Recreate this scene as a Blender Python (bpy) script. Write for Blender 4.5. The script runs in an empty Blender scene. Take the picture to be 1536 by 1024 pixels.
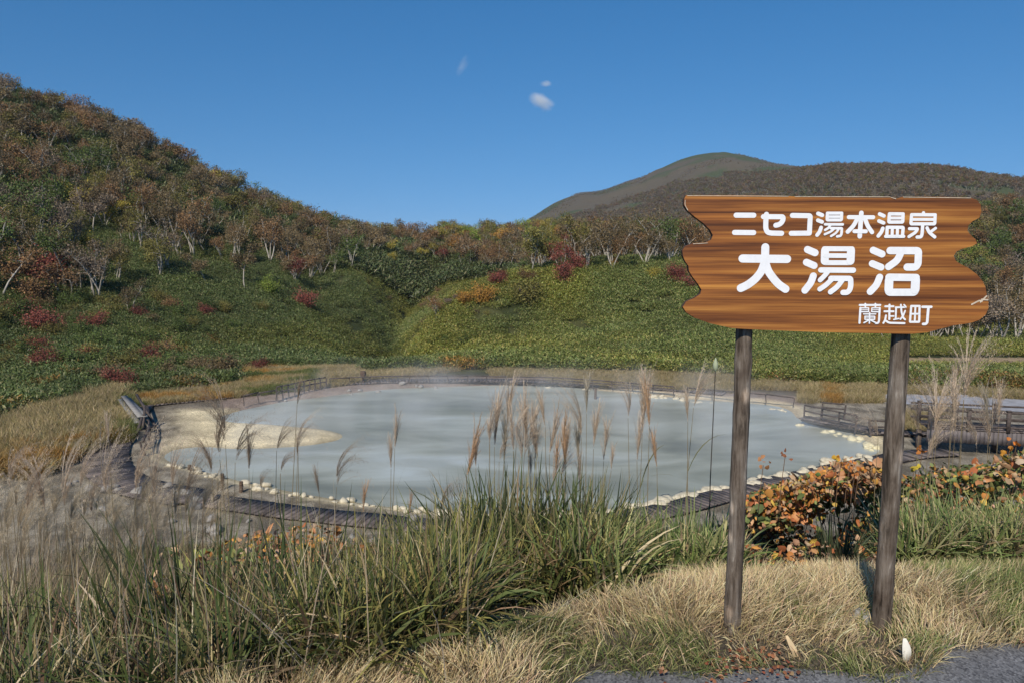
import bpy, math, random
import numpy as np
from math import radians, sin, cos, pi
rng = np.random.default_rng(7)
random.seed(7)
R = radians
scene = bpy.context.scene

# ------------------------------------------------------------ camera, sky, sun, exposure
EYE = 1.6
PITCH = math.atan(127 / 1100)
cam_d = bpy.data.cameras.new('camera')
cam_d.sensor_width = 36.0
cam_d.lens = 36.0 * 1100 / 1536
cam_d.clip_start = 0.05
cam_d.clip_end = 20000
cam = bpy.data.objects.new('camera', cam_d)
scene.collection.objects.link(cam)
cam.location = (0, 0, EYE)
cam.rotation_euler = (pi / 2 - PITCH, 0, 0)
scene.camera = cam

SUN_EL = 43.0
SUN_AZ = 198.0            # compass-like: measured clockwise from +Y; the sun stands behind the camera, a little to its left
world = bpy.data.worlds.new('World')
scene.world = world
world.use_nodes = True
wn = world.node_tree
bg = wn.nodes['Background']
sky = wn.nodes.new('ShaderNodeTexSky')
sky.sky_type = 'NISHITA'
sky.sun_disc = False
sky.sun_elevation = R(SUN_EL)
sky.sun_rotation = R(SUN_AZ)
sky.altitude = 600
sky.air_density = 1.0
sky.dust_density = 0.0
sky.ozone_density = 2.0
stc = wn.nodes.new('ShaderNodeTexCoord')
smp = wn.nodes.new('ShaderNodeMapping')
smp.inputs['Location'].default_value = (0, 0, .15)
smp.inputs['Scale'].default_value = (1, 1, .7)
wn.links.new(stc.outputs['Generated'], smp.inputs[0])
wn.links.new(smp.outputs[0], sky.inputs[0])
hs = wn.nodes.new('ShaderNodeHueSaturation')
hs.inputs['Saturation'].default_value = 1.38
wn.links.new(sky.outputs[0], hs.inputs['Color'])
wn.links.new(hs.outputs[0], bg.inputs[0])
bg.inputs[1].default_value = 0.104

sd_ = bpy.data.lights.new('sun', 'SUN')
sd_.energy = 4.5
sd_.angle = R(0.5)
sd_.color = (1.0, 0.92, 0.79)
sun = bpy.data.objects.new('sun', sd_)
scene.collection.objects.link(sun)
sx, sy, sz = sin(R(SUN_AZ)) * cos(R(SUN_EL)), cos(R(SUN_AZ)) * cos(R(SUN_EL)), sin(R(SUN_EL))
from mathutils import Vector, Matrix
sun.rotation_euler = Vector((sx, sy, sz)).to_track_quat('Z', 'Y').to_euler()
sun.location = (-5, -10, 20)
vs = scene.view_settings
vs.view_transform = 'Standard'
vs.look = 'None'
vs.exposure = 0.1
vs.gamma = 1
cy = scene.cycles
cy.max_bounces = 6
cy.diffuse_bounces = 3
cy.glossy_bounces = 2
cy.transmission_bounces = 3
cy.transparent_max_bounces = 8
cy.volume_bounces = 2
cy.volume_step_rate = 2.0
cy.use_denoising = True

# ------------------------------------------------------------ helpers
ROOT = scene.collection
_cp, _sp = math.cos(PITCH), math.sin(PITCH)

def ray(px, py):
    cx, cyy = (np.asarray(px, float) - 768) / 1100, (512 - np.asarray(py, float)) / 1100
    return np.stack([cx + 0 * cyy, _cp + cyy * _sp + 0 * cx, -_sp + cyy * _cp + 0 * cx], -1)

def on_z(px, py, z):
    d = ray(px, py); k = (z - EYE) / d[..., 2]
    return d * k[..., None] + [0, 0, EYE]

def on_y(px, py, y):
    d = ray(px, py); k = y / d[..., 1]
    return d * k[..., None] + [0, 0, EYE]

def to_px(x, y, z):
    zz = z - EYE
    f = y * _cp - zz * _sp
    u = y * _sp + zz * _cp
    f = np.maximum(f, 1e-3)
    return 768 + 1100 * x / f, 512 - 1100 * u / f

def _h(ix, iy, s):
    n = (ix.astype(np.int64) * 374761393 + iy.astype(np.int64) * 668265263 + s * 1442695041) & 0xffffffff
    n = ((n ^ (n >> 13)) * 1274126177) & 0xffffffff
    n = n ^ (n >> 16)
    return (n & 0xffff) / 65535.0

def vnoise(x, y, s=0):
    x = np.asarray(x, float); y = np.asarray(y, float)
    ix, iy = np.floor(x), np.floor(y)
    fx, fy = x - ix, y - iy
    fx = fx * fx * (3 - 2 * fx); fy = fy * fy * (3 - 2 * fy)
    ix = ix.astype(np.int64); iy = iy.astype(np.int64)
    a, b = _h(ix, iy, s), _h(ix + 1, iy, s)
    c, d = _h(ix, iy + 1, s), _h(ix + 1, iy + 1, s)
    return (a * (1 - fx) + b * fx) * (1 - fy) + (c * (1 - fx) + d * fx) * fy

def fbm(x, y, s=0, o=4):
    v, a, t = 0, 1, 0
    for k in range(o):
        v = v + a * vnoise(x * 2 ** k, y * 2 ** k, s + k * 17); t += a; a *= 0.5
    return v / t

def sstep(a, b, x):
    t = np.clip((np.asarray(x, float) - a) / (b - a), 0, 1)
    return t * t * (3 - 2 * t)

def tag(o, label=None, cat=None, group=None, kind=None):
    if label: o['label'] = label
    if cat: o['category'] = cat
    if group: o['group'] = group
    if kind: o['kind'] = kind
    return o

def link(o, parent=None):
    ROOT.objects.link(o)
    if parent is not None: o.parent = parent
    return o

def empty(name, loc=(0, 0, 0), rz=0.0):
    o = bpy.data.objects.new(name, None)
    o.location = loc; o.rotation_euler = (0, 0, rz)
    o.empty_display_size = 0.1
    ROOT.objects.link(o)
    return o

def np_mesh(name, V, F, mats=(), col=None, smooth=False, midx=None):
    """V (n,3); F (m,k) array or list of arrays of different k; col (n,3) point colours."""
    me = bpy.data.meshes.new(name)
    V = np.asarray(V, np.float32)
    Fs = F if isinstance(F, list) else [F]
    Fs = [np.asarray(f, np.int32) for f in Fs if len(f)]
    me.vertices.add(len(V)); me.vertices.foreach_set('co', V.ravel())
    loops = np.concatenate([f.ravel() for f in Fs])
    sizes = np.concatenate([np.full(len(f), f.shape[1], np.int32) for f in Fs])
    starts = np.concatenate([[0], np.cumsum(sizes)[:-1]]).astype(np.int32)
    me.loops.add(len(loops)); me.loops.foreach_set('vertex_index', loops)
    me.polygons.add(len(sizes)); me.polygons.foreach_set('loop_start', starts)
    try: me.polygons.foreach_set('loop_total', sizes)
    except Exception: pass
    for m in mats: me.materials.append(m)
    if midx is not None: me.polygons.foreach_set('material_index', np.asarray(midx, np.int32))
    me.update(calc_edges=True)
    me.validate(clean_customdata=False)
    if smooth:
        me.polygons.foreach_set('use_smooth', np.ones(len(me.polygons), bool))
    if col is not None:
        a = me.color_attributes.new('Col', 'FLOAT_COLOR', 'POINT')
        c = np.ones((len(V), 4), np.float32); c[:, :3] = col
        a.data.foreach_set('color', c.ravel())
    return me

class MB:
    """collects boxes, tubes and blobs into one mesh"""
    def __init__(s): s.V, s.F, s.C, s.n = [], {3: [], 4: []}, [], 0
    def add(s, V, F, col=None):
        V = np.asarray(V, float); F = np.asarray(F)
        s.V.append(V); s.F[F.shape[1]].append(F + s.n)
        s.C.append(np.broadcast_to(np.asarray(col if col is not None else (1, 1, 1), float), (len(V), 3))); s.n += len(V)
    def box(s, c, size, rz=0, ax=None):
        a = np.array([[x, y, z] for x in (-.5, .5) for y in (-.5, .5) for z in (-.5, .5)]) * size
        if ax is None:
            m = np.array([[cos(rz), -sin(rz), 0], [sin(rz), cos(rz), 0], [0, 0, 1]])
        else: m = ax
        V = a @ np.asarray(m).T + c
        s.add(V, [[0, 1, 3, 2], [4, 6, 7, 5], [0, 4, 5, 1], [2, 3, 7, 6], [0, 2, 6, 4], [1, 5, 7, 3]])
    def beam(s, p, q, w, h):
        p, q = Vector(p), Vector(q); d = q - p
        z = d.normalized(); up = Vector((0, 0, 1)) if abs(z.z) < .95 else Vector((0, 1, 0))
        x = z.cross(up).normalized(); y = x.cross(z)
        m = Matrix((x, z, y)).transposed()
        s.box((p + q) / 2, (w, d.length, h), ax=np.array(m))
    def tube(s, P, r, k=6, cap=True, col=None):
        P = np.asarray(P, float); n = len(P); r = np.broadcast_to(np.asarray(r, float), (n,))
        T = np.gradient(P, axis=0); T /= np.linalg.norm(T, axis=1)[:, None] + 1e-9
        ref = np.array([0, 0, 1.]) if abs(T[0, 2]) < .9 else np.array([0, 1., 0])
        U = np.cross(T, ref); U /= np.linalg.norm(U, axis=1)[:, None] + 1e-9
        W = np.cross(T, U)
        a = np.linspace(0, 2 * pi, k, endpoint=False)
        V = P[:, None] + r[:, None, None] * (np.cos(a)[None, :, None] * U[:, None] + np.sin(a)[None, :, None] * W[:, None])
        V = V.reshape(-1, 3)
        i = np.arange(n - 1)[:, None] * k; j = np.arange(k)[None]; j2 = (j + 1) % k
        F = np.stack([i + j, i + j2, i + k + j2, i + k + j], -1).reshape(-1, 4)
        s.add(V, F, col)
        if cap:
            for e, o in ((0, 0), (n - 1, (n - 1) * k)):
                s.add(np.vstack([V[o:o + k], P[e]]), [[q, (q + 1) % k, k] if e else [(q + 1) % k, q, k] for q in range(k)], col)
    def mesh(s, name, mat, smooth=False, usecol=False):
        F = [np.vstack(s.F[k]) for k in (3, 4) if s.F[k]]
        return np_mesh(name, np.vstack(s.V), F, [mat] if mat else [], np.vstack(s.C) if usecol else None, smooth)
    def build(s, name, mat, parent=None, smooth=False, usecol=False):
        return link(bpy.data.objects.new(name, s.mesh(name, mat, smooth, usecol)), parent)

# ------------------------------------------------------------ materials
def mat(name, rough=0.8, spec=0.3):
    m = bpy.data.materials.new(name); m.use_nodes = True
    nt = m.node_tree; b = nt.nodes['Principled BSDF']
    b.inputs['Roughness'].default_value = rough
    b.inputs['Specular IOR Level'].default_value = spec
    return m, nt, b

def N(nt, t, **kw):
    n = nt.nodes.new(t)
    for k, v in kw.items():
        if k in n.inputs: n.inputs[k].default_value = v
        else: setattr(n, k, v)
    return n

def noise(nt, scale, vec=None, detail=4, rough=.55, mapscale=None, dist=0.0):
    n = N(nt, 'ShaderNodeTexNoise'); n.inputs['Scale'].default_value = scale
    n.inputs['Detail'].default_value = detail; n.inputs['Roughness'].default_value = rough
    n.inputs['Distortion'].default_value = dist
    tc = N(nt, 'ShaderNodeTexCoord'); src = tc.outputs['Object'] if vec is None else vec
    if mapscale is not None:
        mp = N(nt, 'ShaderNodeMapping'); mp.inputs['Scale'].default_value = mapscale
        nt.links.new(src, mp.inputs[0]); src = mp.outputs[0]
    nt.links.new(src, n.inputs['Vector'])
    return n

def ramp(nt, fac, stops, interp='LINEAR'):
    r = N(nt, 'ShaderNodeValToRGB'); cr = r.color_ramp; cr.interpolation = interp
    while len(cr.elements) < len(stops): cr.elements.new(0.5)
    for e, (p, c) in zip(cr.elements, stops):
        e.position = p; e.color = (*c, 1) if len(c) == 3 else c
    nt.links.new(fac, r.inputs[0])
    return r

def mix(nt, a, b, fac, mode='MIX'):
    m = N(nt, 'ShaderNodeMix', data_type='RGBA', blend_type=mode)
    for s, v in ((6, a), (7, b)):
        if hasattr(v, 'links') or hasattr(v, 'node'): nt.links.new(v, m.inputs[s])
        else: m.inputs[s].default_value = (*v, 1)
    if hasattr(fac, 'node'): nt.links.new(fac, m.inputs[0])
    else: m.inputs[0].default_value = fac
    return m.outputs[2]

def bump(nt, b, h, strength=.4, dist=.02):
    n = N(nt, 'ShaderNodeBump'); n.inputs['Strength'].default_value = strength; n.inputs['Distance'].default_value = dist
    nt.links.new(h, n.inputs['Height']); nt.links.new(n.outputs[0], b.inputs['Normal'])

def m_flat(name, c1, c2, scale=8, rough=.85, bmp=.3, bd=.01, spec=.3, mapscale=None):
    m, nt, b = mat(name, rough, spec)
    n = noise(nt, scale, mapscale=mapscale, detail=6)
    r = ramp(nt, n.outputs[0], [(.3, c1), (.7, c2)])
    nt.links.new(r.outputs[0], b.inputs['Base Color'])
    if bmp: bump(nt, b, n.outputs[0], bmp, bd)
    return m

def m_attr(name, rough=.7, spec=.25, transl=0.25, tint=False, nscale=None):
    """leaf material: colour from the point colours, light passes through a little"""
    m, nt, b = mat(name, rough, spec)
    a = N(nt, 'ShaderNodeAttribute'); a.attribute_name = 'Col'
    c = a.outputs['Color']
    if tint:
        t = N(nt, 'ShaderNodeAttribute'); t.attribute_name = 'tint'; t.attribute_type = 'INSTANCER'
        c = mix(nt, c, t.outputs['Color'], 1.0, 'MULTIPLY')
    if nscale:
        n = noise(nt, nscale, detail=3)
        r = ramp(nt, n.outputs[0], [(.3, (.75, .75, .75)), (.7, (1.2, 1.2, 1.2))])
        c = mix(nt, c, r.outputs[0], 1.0, 'MULTIPLY')
    nt.links.new(c, b.inputs['Base Color'])
    if transl:
        tr = N(nt, 'ShaderNodeBsdfTranslucent'); nt.links.new(c, tr.inputs[0])
        ms = N(nt, 'ShaderNodeMixShader'); ms.inputs[0].default_value = transl
        nt.links.new(b.outputs[0], ms.inputs[1]); nt.links.new(tr.outputs[0], ms.inputs[2])
        nt.links.new(ms.outputs[0], nt.nodes['Material Output'].inputs[0])
    return m

M_LEAF = m_attr('leaf', .6, .25, .2, nscale=None)
M_LEAFT = m_attr('leaf_tinted', .65, .2, .22, tint=True)
M_SASA = m_attr('bamboo_grass_leaf', .5, .35, .2, tint=True)
M_BARK = m_flat('pale_bark', (.24, .21, .17), (.50, .46, .40), 3, .85, .3, .02, mapscale=(1, 1, .3))
M_BARKD = m_flat('dark_twigs', (.06, .045, .035), (.14, .11, .09), 6, .85, .3, .02)
M_STEM = m_attr('stalk', .7, .2, .1)

# ------------------------------------------------------------ the terrain
WATER = -8.4
POND = [(325,627),(352,617),(395,608),(430,601),(475,596),(520,590),(560,585),(600,582),(680,579),(760,577),(830,578),(880,582),(905,586),
        (960,590),(1020,597),(1080,601),(1125,604),(1165,608),(1188,616),(1195,627),(1215,636),(1250,643),(1283,651),(1300,662),(1322,673),
        (1312,682),(1275,689),(1235,697),(1180,711),(1100,730),(1020,747),(950,760),(880,769),(800,772),(700,769),(600,762),(520,751),(430,736),
        (350,719),(290,702),(255,693),(243,684),(262,673),(305,669),(350,673),(400,672),(460,668),(505,661),(518,652),(490,644),(440,639),(390,635),(345,633)]
PW = on_z([p[0] for p in POND], [p[1] for p in POND], WATER)[:, :2]

def smooth_poly(P, it=2):
    for _ in range(it):
        Q = np.roll(P, -1, 0)
        P = np.stack([P * .75 + Q * .25, P * .25 + Q * .75], 1).reshape(-1, 2)
    return P
PW = smooth_poly(PW, 1)

def sdist(P, x, y):
    """signed distance to a closed polygon, positive outside"""
    x = np.asarray(x, float); y = np.asarray(y, float)
    d = np.full(x.shape, 1e9); ins = np.zeros(x.shape, bool)
    A, B = P, np.roll(P, -1, 0)
    for (ax, ay), (bx, by) in zip(A, B):
        ex, ey = bx - ax, by - ay
        t = np.clip(((x - ax) * ex + (y - ay) * ey) / (ex * ex + ey * ey + 1e-12), 0, 1)
        d = np.minimum(d, (x - ax - t * ex) ** 2 + (y - ay - t * ey) ** 2)
        c = ((ay > y) != (by > y)) & (x < ex * (y - ay) / (ey if abs(ey) > 1e-12 else 1e-12) + ax)
        ins ^= c
    d = np.sqrt(d)
    return np.where(ins, -d, d)

PRX = [0, 3.1, 3.5, 4.0, 4.6, 5.2, 7, 10, 15, 19, 22, 24.5, 26]
PRZ = [0, 0, -.09, -.34, -.66, -1.0, -2.2, -4.2, -6.3, -7.3, -7.85, -8.15, -8.2]
def z_near(x, y):
    r = np.hypot(x, y)
    sh = 1.5 * (1 - sstep(-2.2, .5, x))
    q = y * (1 - .5 * sstep(4, 12, r)) + r * .5 * sstep(4, 12, r)
    q = q + sh * (1 - sstep(5, 16, r)) + .35 * (1 - sstep(4, 9, r)) * sstep(3, 3.6, r) * (-sstep(.8, 2, x))
    z = np.interp(q, PRX, PRZ)
    z = z + .10 * (fbm(x * .5, y * .5, 5) - .5) * sstep(2.6, 5, r) + .5 * (fbm(x * .13, y * .13, 9) - .5) * sstep(9, 14, r) * (1 - sstep(20, 26, r))
    return z

COL = [-600, -200, 0, 100, 180, 300, 450, 520, 580, 620, 700, 850, 1000, 1100, 1250, 1400, 1536, 1900, 2400]
FOOT_Y = [760, 735, 700, 680, 612, 594, 574, 568, 564, 562, 562, 565, 571, 580, 586, 590, 597, 606, 614]
def colz(lst):    # [(d, y)] per column
    return lst
CURVES = [
 [(56,625),(56,628),(56,622),(62,575),(68,560),(76,545),(82,540),(80,538),(80,540),(76,540),(80,522),(84,503),(84,490),(84,510),(92,540),(92,550),(92,553),(92,556),(92,560)],
 [(70,540),(72,540),(80,520),(84,505),(88,490),(96,480),(104,480),(100,492),(92,518),(88,500),(100,452),(110,422),(112,412),(108,430),(112,505),(110,524),(110,527),(110,530),(110,530)],
 [(90,440),(92,440),(98,440),(104,435),(108,428),(118,418),(124,428),(120,455),(108,492),(102,500),(118,470),(130,418),(132,402),(128,412),(134,480),(130,504),(128,508),(128,508),(128,508)],
 [(130,300),(132,310),(140,325),(145,325),(150,325),(158,345),(165,372),(155,395),(140,435),(140,440),(155,428),(165,412),(175,398),(190,395),(190,420),(178,432),(172,440),(170,430),(170,430)],
 [(240,70),(245,118),(250,156),(248,180),(244,212),(236,275),(228,335),(228,358),(235,362),(240,362),(270,356),(290,352),(300,352),(300,352),(285,352),(270,345),(258,325),(250,310),(250,300)],
 [(420,380),(420,390),(420,400),(420,400),(420,400),(420,400),(420,400),(420,400),(420,400),(420,398),(420,396),(450,372),(460,368),(460,365),(440,360),(430,355),(420,350),(420,340),(420,340)],
 [(950,395),(950,395),(950,395),(950,395),(950,395),(950,395),(950,395),(950,395),(950,395),(950,395),(950,395),(900,345),(900,310),(880,288),(850,256),(850,262),(850,284),(850,310),(850,330)],
]
FAR = [(-600,395),(700,375),(770,350),(800,329),(830,309),(871,294),(900,292),(930,283),(960,273),(990,259),(1020,246),(1045,239),(1075,236),(1105,240),(1130,248),(1165,260),(1190,266),(1250,285),(1350,310),(1536,330),(2400,340)]

NAZ_F = 760
az_f = np.linspace(R(-42), R(42), NAZ_F)
az_c1 = np.linspace(R(-180), R(-42), 120, endpoint=False)
az_c2 = np.linspace(R(42), R(180), 121)[1:]
AZ = np.concatenate([az_c1, az_f, az_c2])
RR = np.concatenate([[0.05, .4, .9], np.geomspace(1.5, 90, 420), np.geomspace(90, 1800, 330)[1:], [2400, 3200, 4500, 7000]])

def curve_az():
    ks = []
    colx = np.array(COL, float)
    # foot curve: on the level basin
    fy = np.array(FOOT_Y, float)
    def prep(px, py, d):
        v = ray(px, py); a = np.arctan2(v[:, 0], v[:, 1]); h = np.hypot(v[:, 0], v[:, 1])
        return a, d, EYE + d * v[:, 2] / h
    v = ray(colx, fy); h = np.hypot(v[:, 0], v[:, 1])
    zf = np.full(len(colx), -8.15)
    df = (zf - EYE) / (v[:, 2] / h)
    ks.append((np.arctan2(v[:, 0], v[:, 1]), df, zf))
    for c in CURVES:
        d = np.array([q[0] for q in c], float); y = np.array([q[1] for q in c], float)
        ks.append(prep(colx, y, d))
    fx = np.array([q[0] for q in FAR], float); fy2 = np.array([q[1] for q in FAR], float)
    ks.append(prep(fx, fy2, np.full(len(fx), 1500.)))
    ks.append((np.array([-1., 1.]), np.array([2600., 2600.]), np.array([-30., -30.])))
    ks.append((np.array([-1., 1.]), np.array([8000., 8000.]), np.array([-60., -60.])))
    return ks
KS = curve_az()
def smooth1(v, n):
    k = np.hanning(n + 2)[1:-1]; k /= k.sum()
    return np.convolve(np.pad(v, n // 2, mode='edge'), k, 'valid')[:len(v)]
KR, KZ = [], []
for i, (a, d, z) in enumerate(KS):
    r_ = np.interp(AZ, a, d); z_ = np.interp(AZ, a, z)
    n = 13 if i < len(KS) - 3 else 9
    KR.append(smooth1(r_, n)); KZ.append(smooth1(z_, n))
KR = np.array(KR); KZ = np.array(KZ)
RFOOT = KR[0]
# one more knot in front of the foot, level
KR = np.vstack([KR[0] * .9, KR]); KZ = np.vstack([np.full(len(AZ), -8.2), KZ])

def hermite_cols(r):
    """terrain height for all AZ at radii r -> (len(AZ), len(r))"""
    out = np.zeros((len(AZ), len(r)))
    for i in range(len(AZ)):
        x, z = KR[i * 0:, i], KZ[:, i]
        dx = np.diff(x); s = np.diff(z) / dx
        m = np.zeros(len(x))
        prod = s[:-1] * s[1:]
        w1, w2 = 2 * dx[1:] + dx[:-1], dx[1:] + 2 * dx[:-1]
        with np.errstate(divide='ignore', invalid='ignore'):
            hm = (w1 + w2) / (w1 / s[:-1] + w2 / s[1:])
        m[1:-1] = np.where(prod > 0, hm, 0)
        m[-1] = s[-1]
        k = np.clip(np.searchsorted(x, r) - 1, 0, len(x) - 2)
        t = np.clip((r - x[k]) / dx[k], 0, 1)
        h = dx[k]
        out[i] = (2 * t**3 - 3 * t**2 + 1) * z[k] + (t**3 - 2 * t**2 + t) * h * m[k] + (-2 * t**3 + 3 * t**2) * z[k + 1] + (t**3 - t**2) * h * m[k + 1]
    return out
A2, R2 = np.meshgrid(AZ, RR, indexing='ij')
X2, Y2 = R2 * np.sin(A2), R2 * np.cos(A2)
ZF = hermite_cols(RR)
hill = sstep(1.05, 1.35, R2 / RFOOT[:, None])
amp = np.interp(R2, [60, 90, 120, 300, 900, 1500, 3000], [.5, 1.6, 3.2, 5, 16, 26, 10])
ns = (fbm(X2 / 30, Y2 / 30, 3, 4) - .5) * np.minimum(amp, 5) + (np.abs(fbm(X2 / 160, Y2 / 160, 8, 4) - .5) * -2 + .35) * np.maximum(amp - 4, 0)
ns *= 1 - .6 * sstep(1250, 1450, R2) * (1 - sstep(1500, 1700, R2))
ZF = ZF + ns * hill
def pr(px_, r_): return ((px_ - 768) / 1108 * r_ * .99, r_ / math.hypot(1, (px_ - 768) / 1108))
def dline(X, Y, P):
    d = np.full(X.shape, 1e9)
    for (ax, ay), (bx, by) in zip(P[:-1], P[1:]):
        ex, ey = bx - ax, by - ay; t = np.clip(((X - ax) * ex + (Y - ay) * ey) / (ex * ex + ey * ey), 0, 1)
        d = np.minimum(d, np.hypot(X - ax - t * ex, Y - ay - t * ey))
    return d
GULLY = [pr(655, 190), pr(628, 160), pr(600, 135), pr(580, 112), pr(576, 98), pr(598, 84), pr(630, 74)]
gd = dline(X2, Y2, GULLY)
ZF -= (4.5 * np.exp(-(gd / 5.5) ** 2) + 1.2 * np.exp(-(gd / 1.6) ** 2)) * hill * sstep(68, 82, R2)
gd2 = dline(X2, Y2, [pr(480, 175), pr(470, 140), pr(500, 112), pr(545, 92)])
ZF -= 2.5 * np.exp(-(gd2 / 5) ** 2) * hill
kx, ky = pr(850, 112); ZF += 2.6 * np.exp(-((X2 - kx) / 24) ** 2 - ((Y2 - ky) / 17) ** 2) * hill
kx, ky = pr(690, 96); ZF += 1.2 * np.exp(-((X2 - kx) / 10) ** 2 - ((Y2 - ky) / 12) ** 2) * hill
kx, ky = pr(705, 165); ZF += 3.0 * np.exp(-((X2 - kx) / 10) ** 2 - ((Y2 - ky) / 14) ** 2) * hill
ZN = z_near(X2, Y2)
nearw = 1 - sstep(.80, .9, R2 / RFOOT[:, None])
Z2 = ZN * nearw + ZF * (1 - nearw)
SD = np.full(X2.shape, 50.0)
m_ = (R2 > 20) & (R2 < 75) & (np.abs(A2) < R(50))
SD[m_] = sdist(PW, X2[m_], Y2[m_])
basin = sstep(0, 3, SD)
shore = WATER + np.clip(SD * .22, -.5, .22) + .05 * (vnoise(X2 * 2, Y2 * 2, 4) - .5) * sstep(0, .6, SD)
Z2 = np.where(m_, shore * (1 - basin) + Z2 * basin, Z2)
DECKL = [(206,606),(196,620),(178,645),(160,672),(158,698),(178,718),(215,732),(290,745)]
DECKR = [(290,745),(370,757),(450,768),(550,778),(650,788),(720,792),(800,791),(880,783),(984,768),(1118,732),(1220,709),(1300,693),(1372,679),(1430,676)]
dk = dline(X2, Y2, [tuple(on_z(a_, b_, -8.1)[:2]) for a_, b_ in DECKL + DECKR[1:]])
Z2 = np.where(m_ & (Z2 > -8.2), -8.2 + (Z2 + 8.2) * sstep(1.0, 2.6, dk), Z2)
behind = sstep(R(62), R(85), np.abs(A2))
Z2 = Z2 * (1 - behind)
lA, lR = AZ, np.log(RR)

def ground(x, y):
    x = np.asarray(x, float); y = np.asarray(y, float)
    a = np.arctan2(x, y); r = np.log(np.maximum(np.hypot(x, y), .06))
    i = np.clip(np.searchsorted(lA, a) - 1, 0, len(lA) - 2); j = np.clip(np.searchsorted(lR, r) - 1, 0, len(lR) - 2)
    u = np.clip((a - lA[i]) / (lA[i + 1] - lA[i]), 0, 1); v = np.clip((r - lR[j]) / (lR[j + 1] - lR[j]), 0, 1)
    return (Z2[i, j] * (1 - u) + Z2[i + 1, j] * u) * (1 - v) + (Z2[i, j + 1] * (1 - u) + Z2[i + 1, j + 1] * u) * v

def foot_r(a): return np.interp(a, AZ, RFOOT)

# ground cover colours (what grows or lies where)
PX2, PY2 = to_px(X2, Y2, Z2)
n1 = fbm(X2 * .35, Y2 * .35, 21); n2 = fbm(X2 * 1.7, Y2 * 1.7, 31); n3 = fbm(X2 / 60, Y2 / 60, 41)
def C(*c): return np.array(c, float)
def lay(base, c, w): return base * (1 - w[..., None]) + np.asarray(c) * w[..., None]
soil = lay(np.broadcast_to(C(.075, .062, .048), X2.shape + (3,)), C(.13, .11, .085), sstep(.35, .65, n1))
colg = soil
grey = lay(np.broadcast_to(C(.15, .13, .10), X2.shape + (3,)), C(.31, .275, .22), sstep(.35, .65, n2))
w = sstep(10, 15, R2) * (1 - sstep(.9, 1.0, R2 / RFOOT[:, None]))
colg = colg * (1 - w[..., None]) + grey * w[..., None]
pink = C(.30, .22, .19)
w = (sstep(1.0, 3, SD) < 1) * sstep(40, 46, Y2) * (PX2 > 330) * (PX2 < 1200)
colg = lay(colg, pink, w * (.35 + .5 * n2))
cream = lay(np.broadcast_to(C(.66, .56, .37), X2.shape + (3,)), C(.78, .67, .45), sstep(.3, .7, n1))
spit = (PX2 > 222) & (PX2 < 530) & (PY2 > 611) & (PY2 < 700) & (PX2 < 360 + (PY2 > 625) * 200)
w = np.where(spit & (SD > -1), 1.0, 0.0) * sstep(215, 300, PX2 + 90 * (n1 - .5) + 30 * (n2 - .5)) * sstep(608, 618, PY2)
nearshore = (Y2 < 42) * (1 - sstep(.5, 1.1, SD + .8 * (n2 - .5)))
w = np.maximum(w, nearshore * .9)
farwhite = (Y2 >= 42) * (PX2 > 820) * (1 - sstep(.5, 1.2, SD)) * .7
w = np.maximum(w, farwhite)
wet = 1 - .38 * (1 - sstep(.1, .55, SD + .3 * (n2 - .5)))
cream = cream * wet[..., None] * (.92 + .16 * fbm(X2 * .9, Y2 * 2.2, 51))[..., None]
colg = colg * (1 - w[..., None]) + cream * w[..., None]
hillc = lay(np.broadcast_to(C(.035, .045, .018), X2.shape + (3,)), C(.07, .075, .03), sstep(.35, .65, n1))
w = sstep(.97, 1.03, R2 / RFOOT[:, None])
colg = colg * (1 - w[..., None]) + hillc * w[..., None]
mount = lay(np.broadcast_to(C(.10, .085, .06), X2.shape + (3,)), C(.062, .078, .038), np.clip(sstep(.46, .58, n3) + .6 * sstep(150, 200, Z2), 0, 1))
w = sstep(330, 500, R2)
colg = colg * (1 - w[..., None]) + mount * w[..., None]
track = (PX2 > 1350) & (PY2 > 536) & (PY2 < 553) & (R2 > 80) & (R2 < 112) & (Y2 > 0)
colg = np.where(track[..., None], C(.32, .24, .15), colg)
bank = (PX2 < 190) & (R2 > 28) & (PY2 > 586 + np.clip(160 - PX2, 0, 400) * .3) & (PY2 < 715 - np.clip(PX2 - 60, 0, 100) * .5) & (Y2 > 0)
colg = np.where(bank[..., None], C(.20, .14, .06), colg)

nA, nR = X2.shape
idx = np.arange(nA * nR).reshape(nA, nR)
F = np.stack([idx[:-1, :-1], idx[1:, :-1], idx[1:, 1:], idx[:-1, 1:]], -1).reshape(-1, 4)[:, ::-1]
F = F[:, ::-1]
m, nt, b = mat('ground', .95, .15)
a = N(nt, 'ShaderNodeAttribute'); a.attribute_name = 'Col'
g1 = noise(nt, 9, detail=8, rough=.7); g2 = noise(nt, .9, detail=5)
r1 = ramp(nt, g1.outputs[0], [(.3, (.55, .53, .50)), (.7, (1.4, 1.4, 1.4))])
g3 = noise(nt, 38, detail=6, rough=.75); r3 = ramp(nt, g3.outputs[0], [(.38, (.55, .54, .52)), (.62, (1.4, 1.4, 1.38))])
r2 = ramp(nt, g2.outputs[0], [(.3, (.8, .8, .8)), (.7, (1.15, 1.15, 1.15))])
c = mix(nt, a.outputs['Color'], r1.outputs[0], 1.0, 'MULTIPLY'); c = mix(nt, c, r2.outputs[0], 1.0, 'MULTIPLY'); c = mix(nt, c, r3.outputs[0], 1.0, 'MULTIPLY')
nt.links.new(c, b.inputs['Base Color']); bump(nt, b, g3.outputs[0], .8, .05)
M_GROUND = m
V = np.stack([X2, Y2, Z2], -1).reshape(-1, 3)
me = np_mesh('ground', V, F[:, ::-1], [m], colg.reshape(-1, 3), smooth=True)
tag(link(bpy.data.objects.new('ground', me)), kind='structure')

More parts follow.
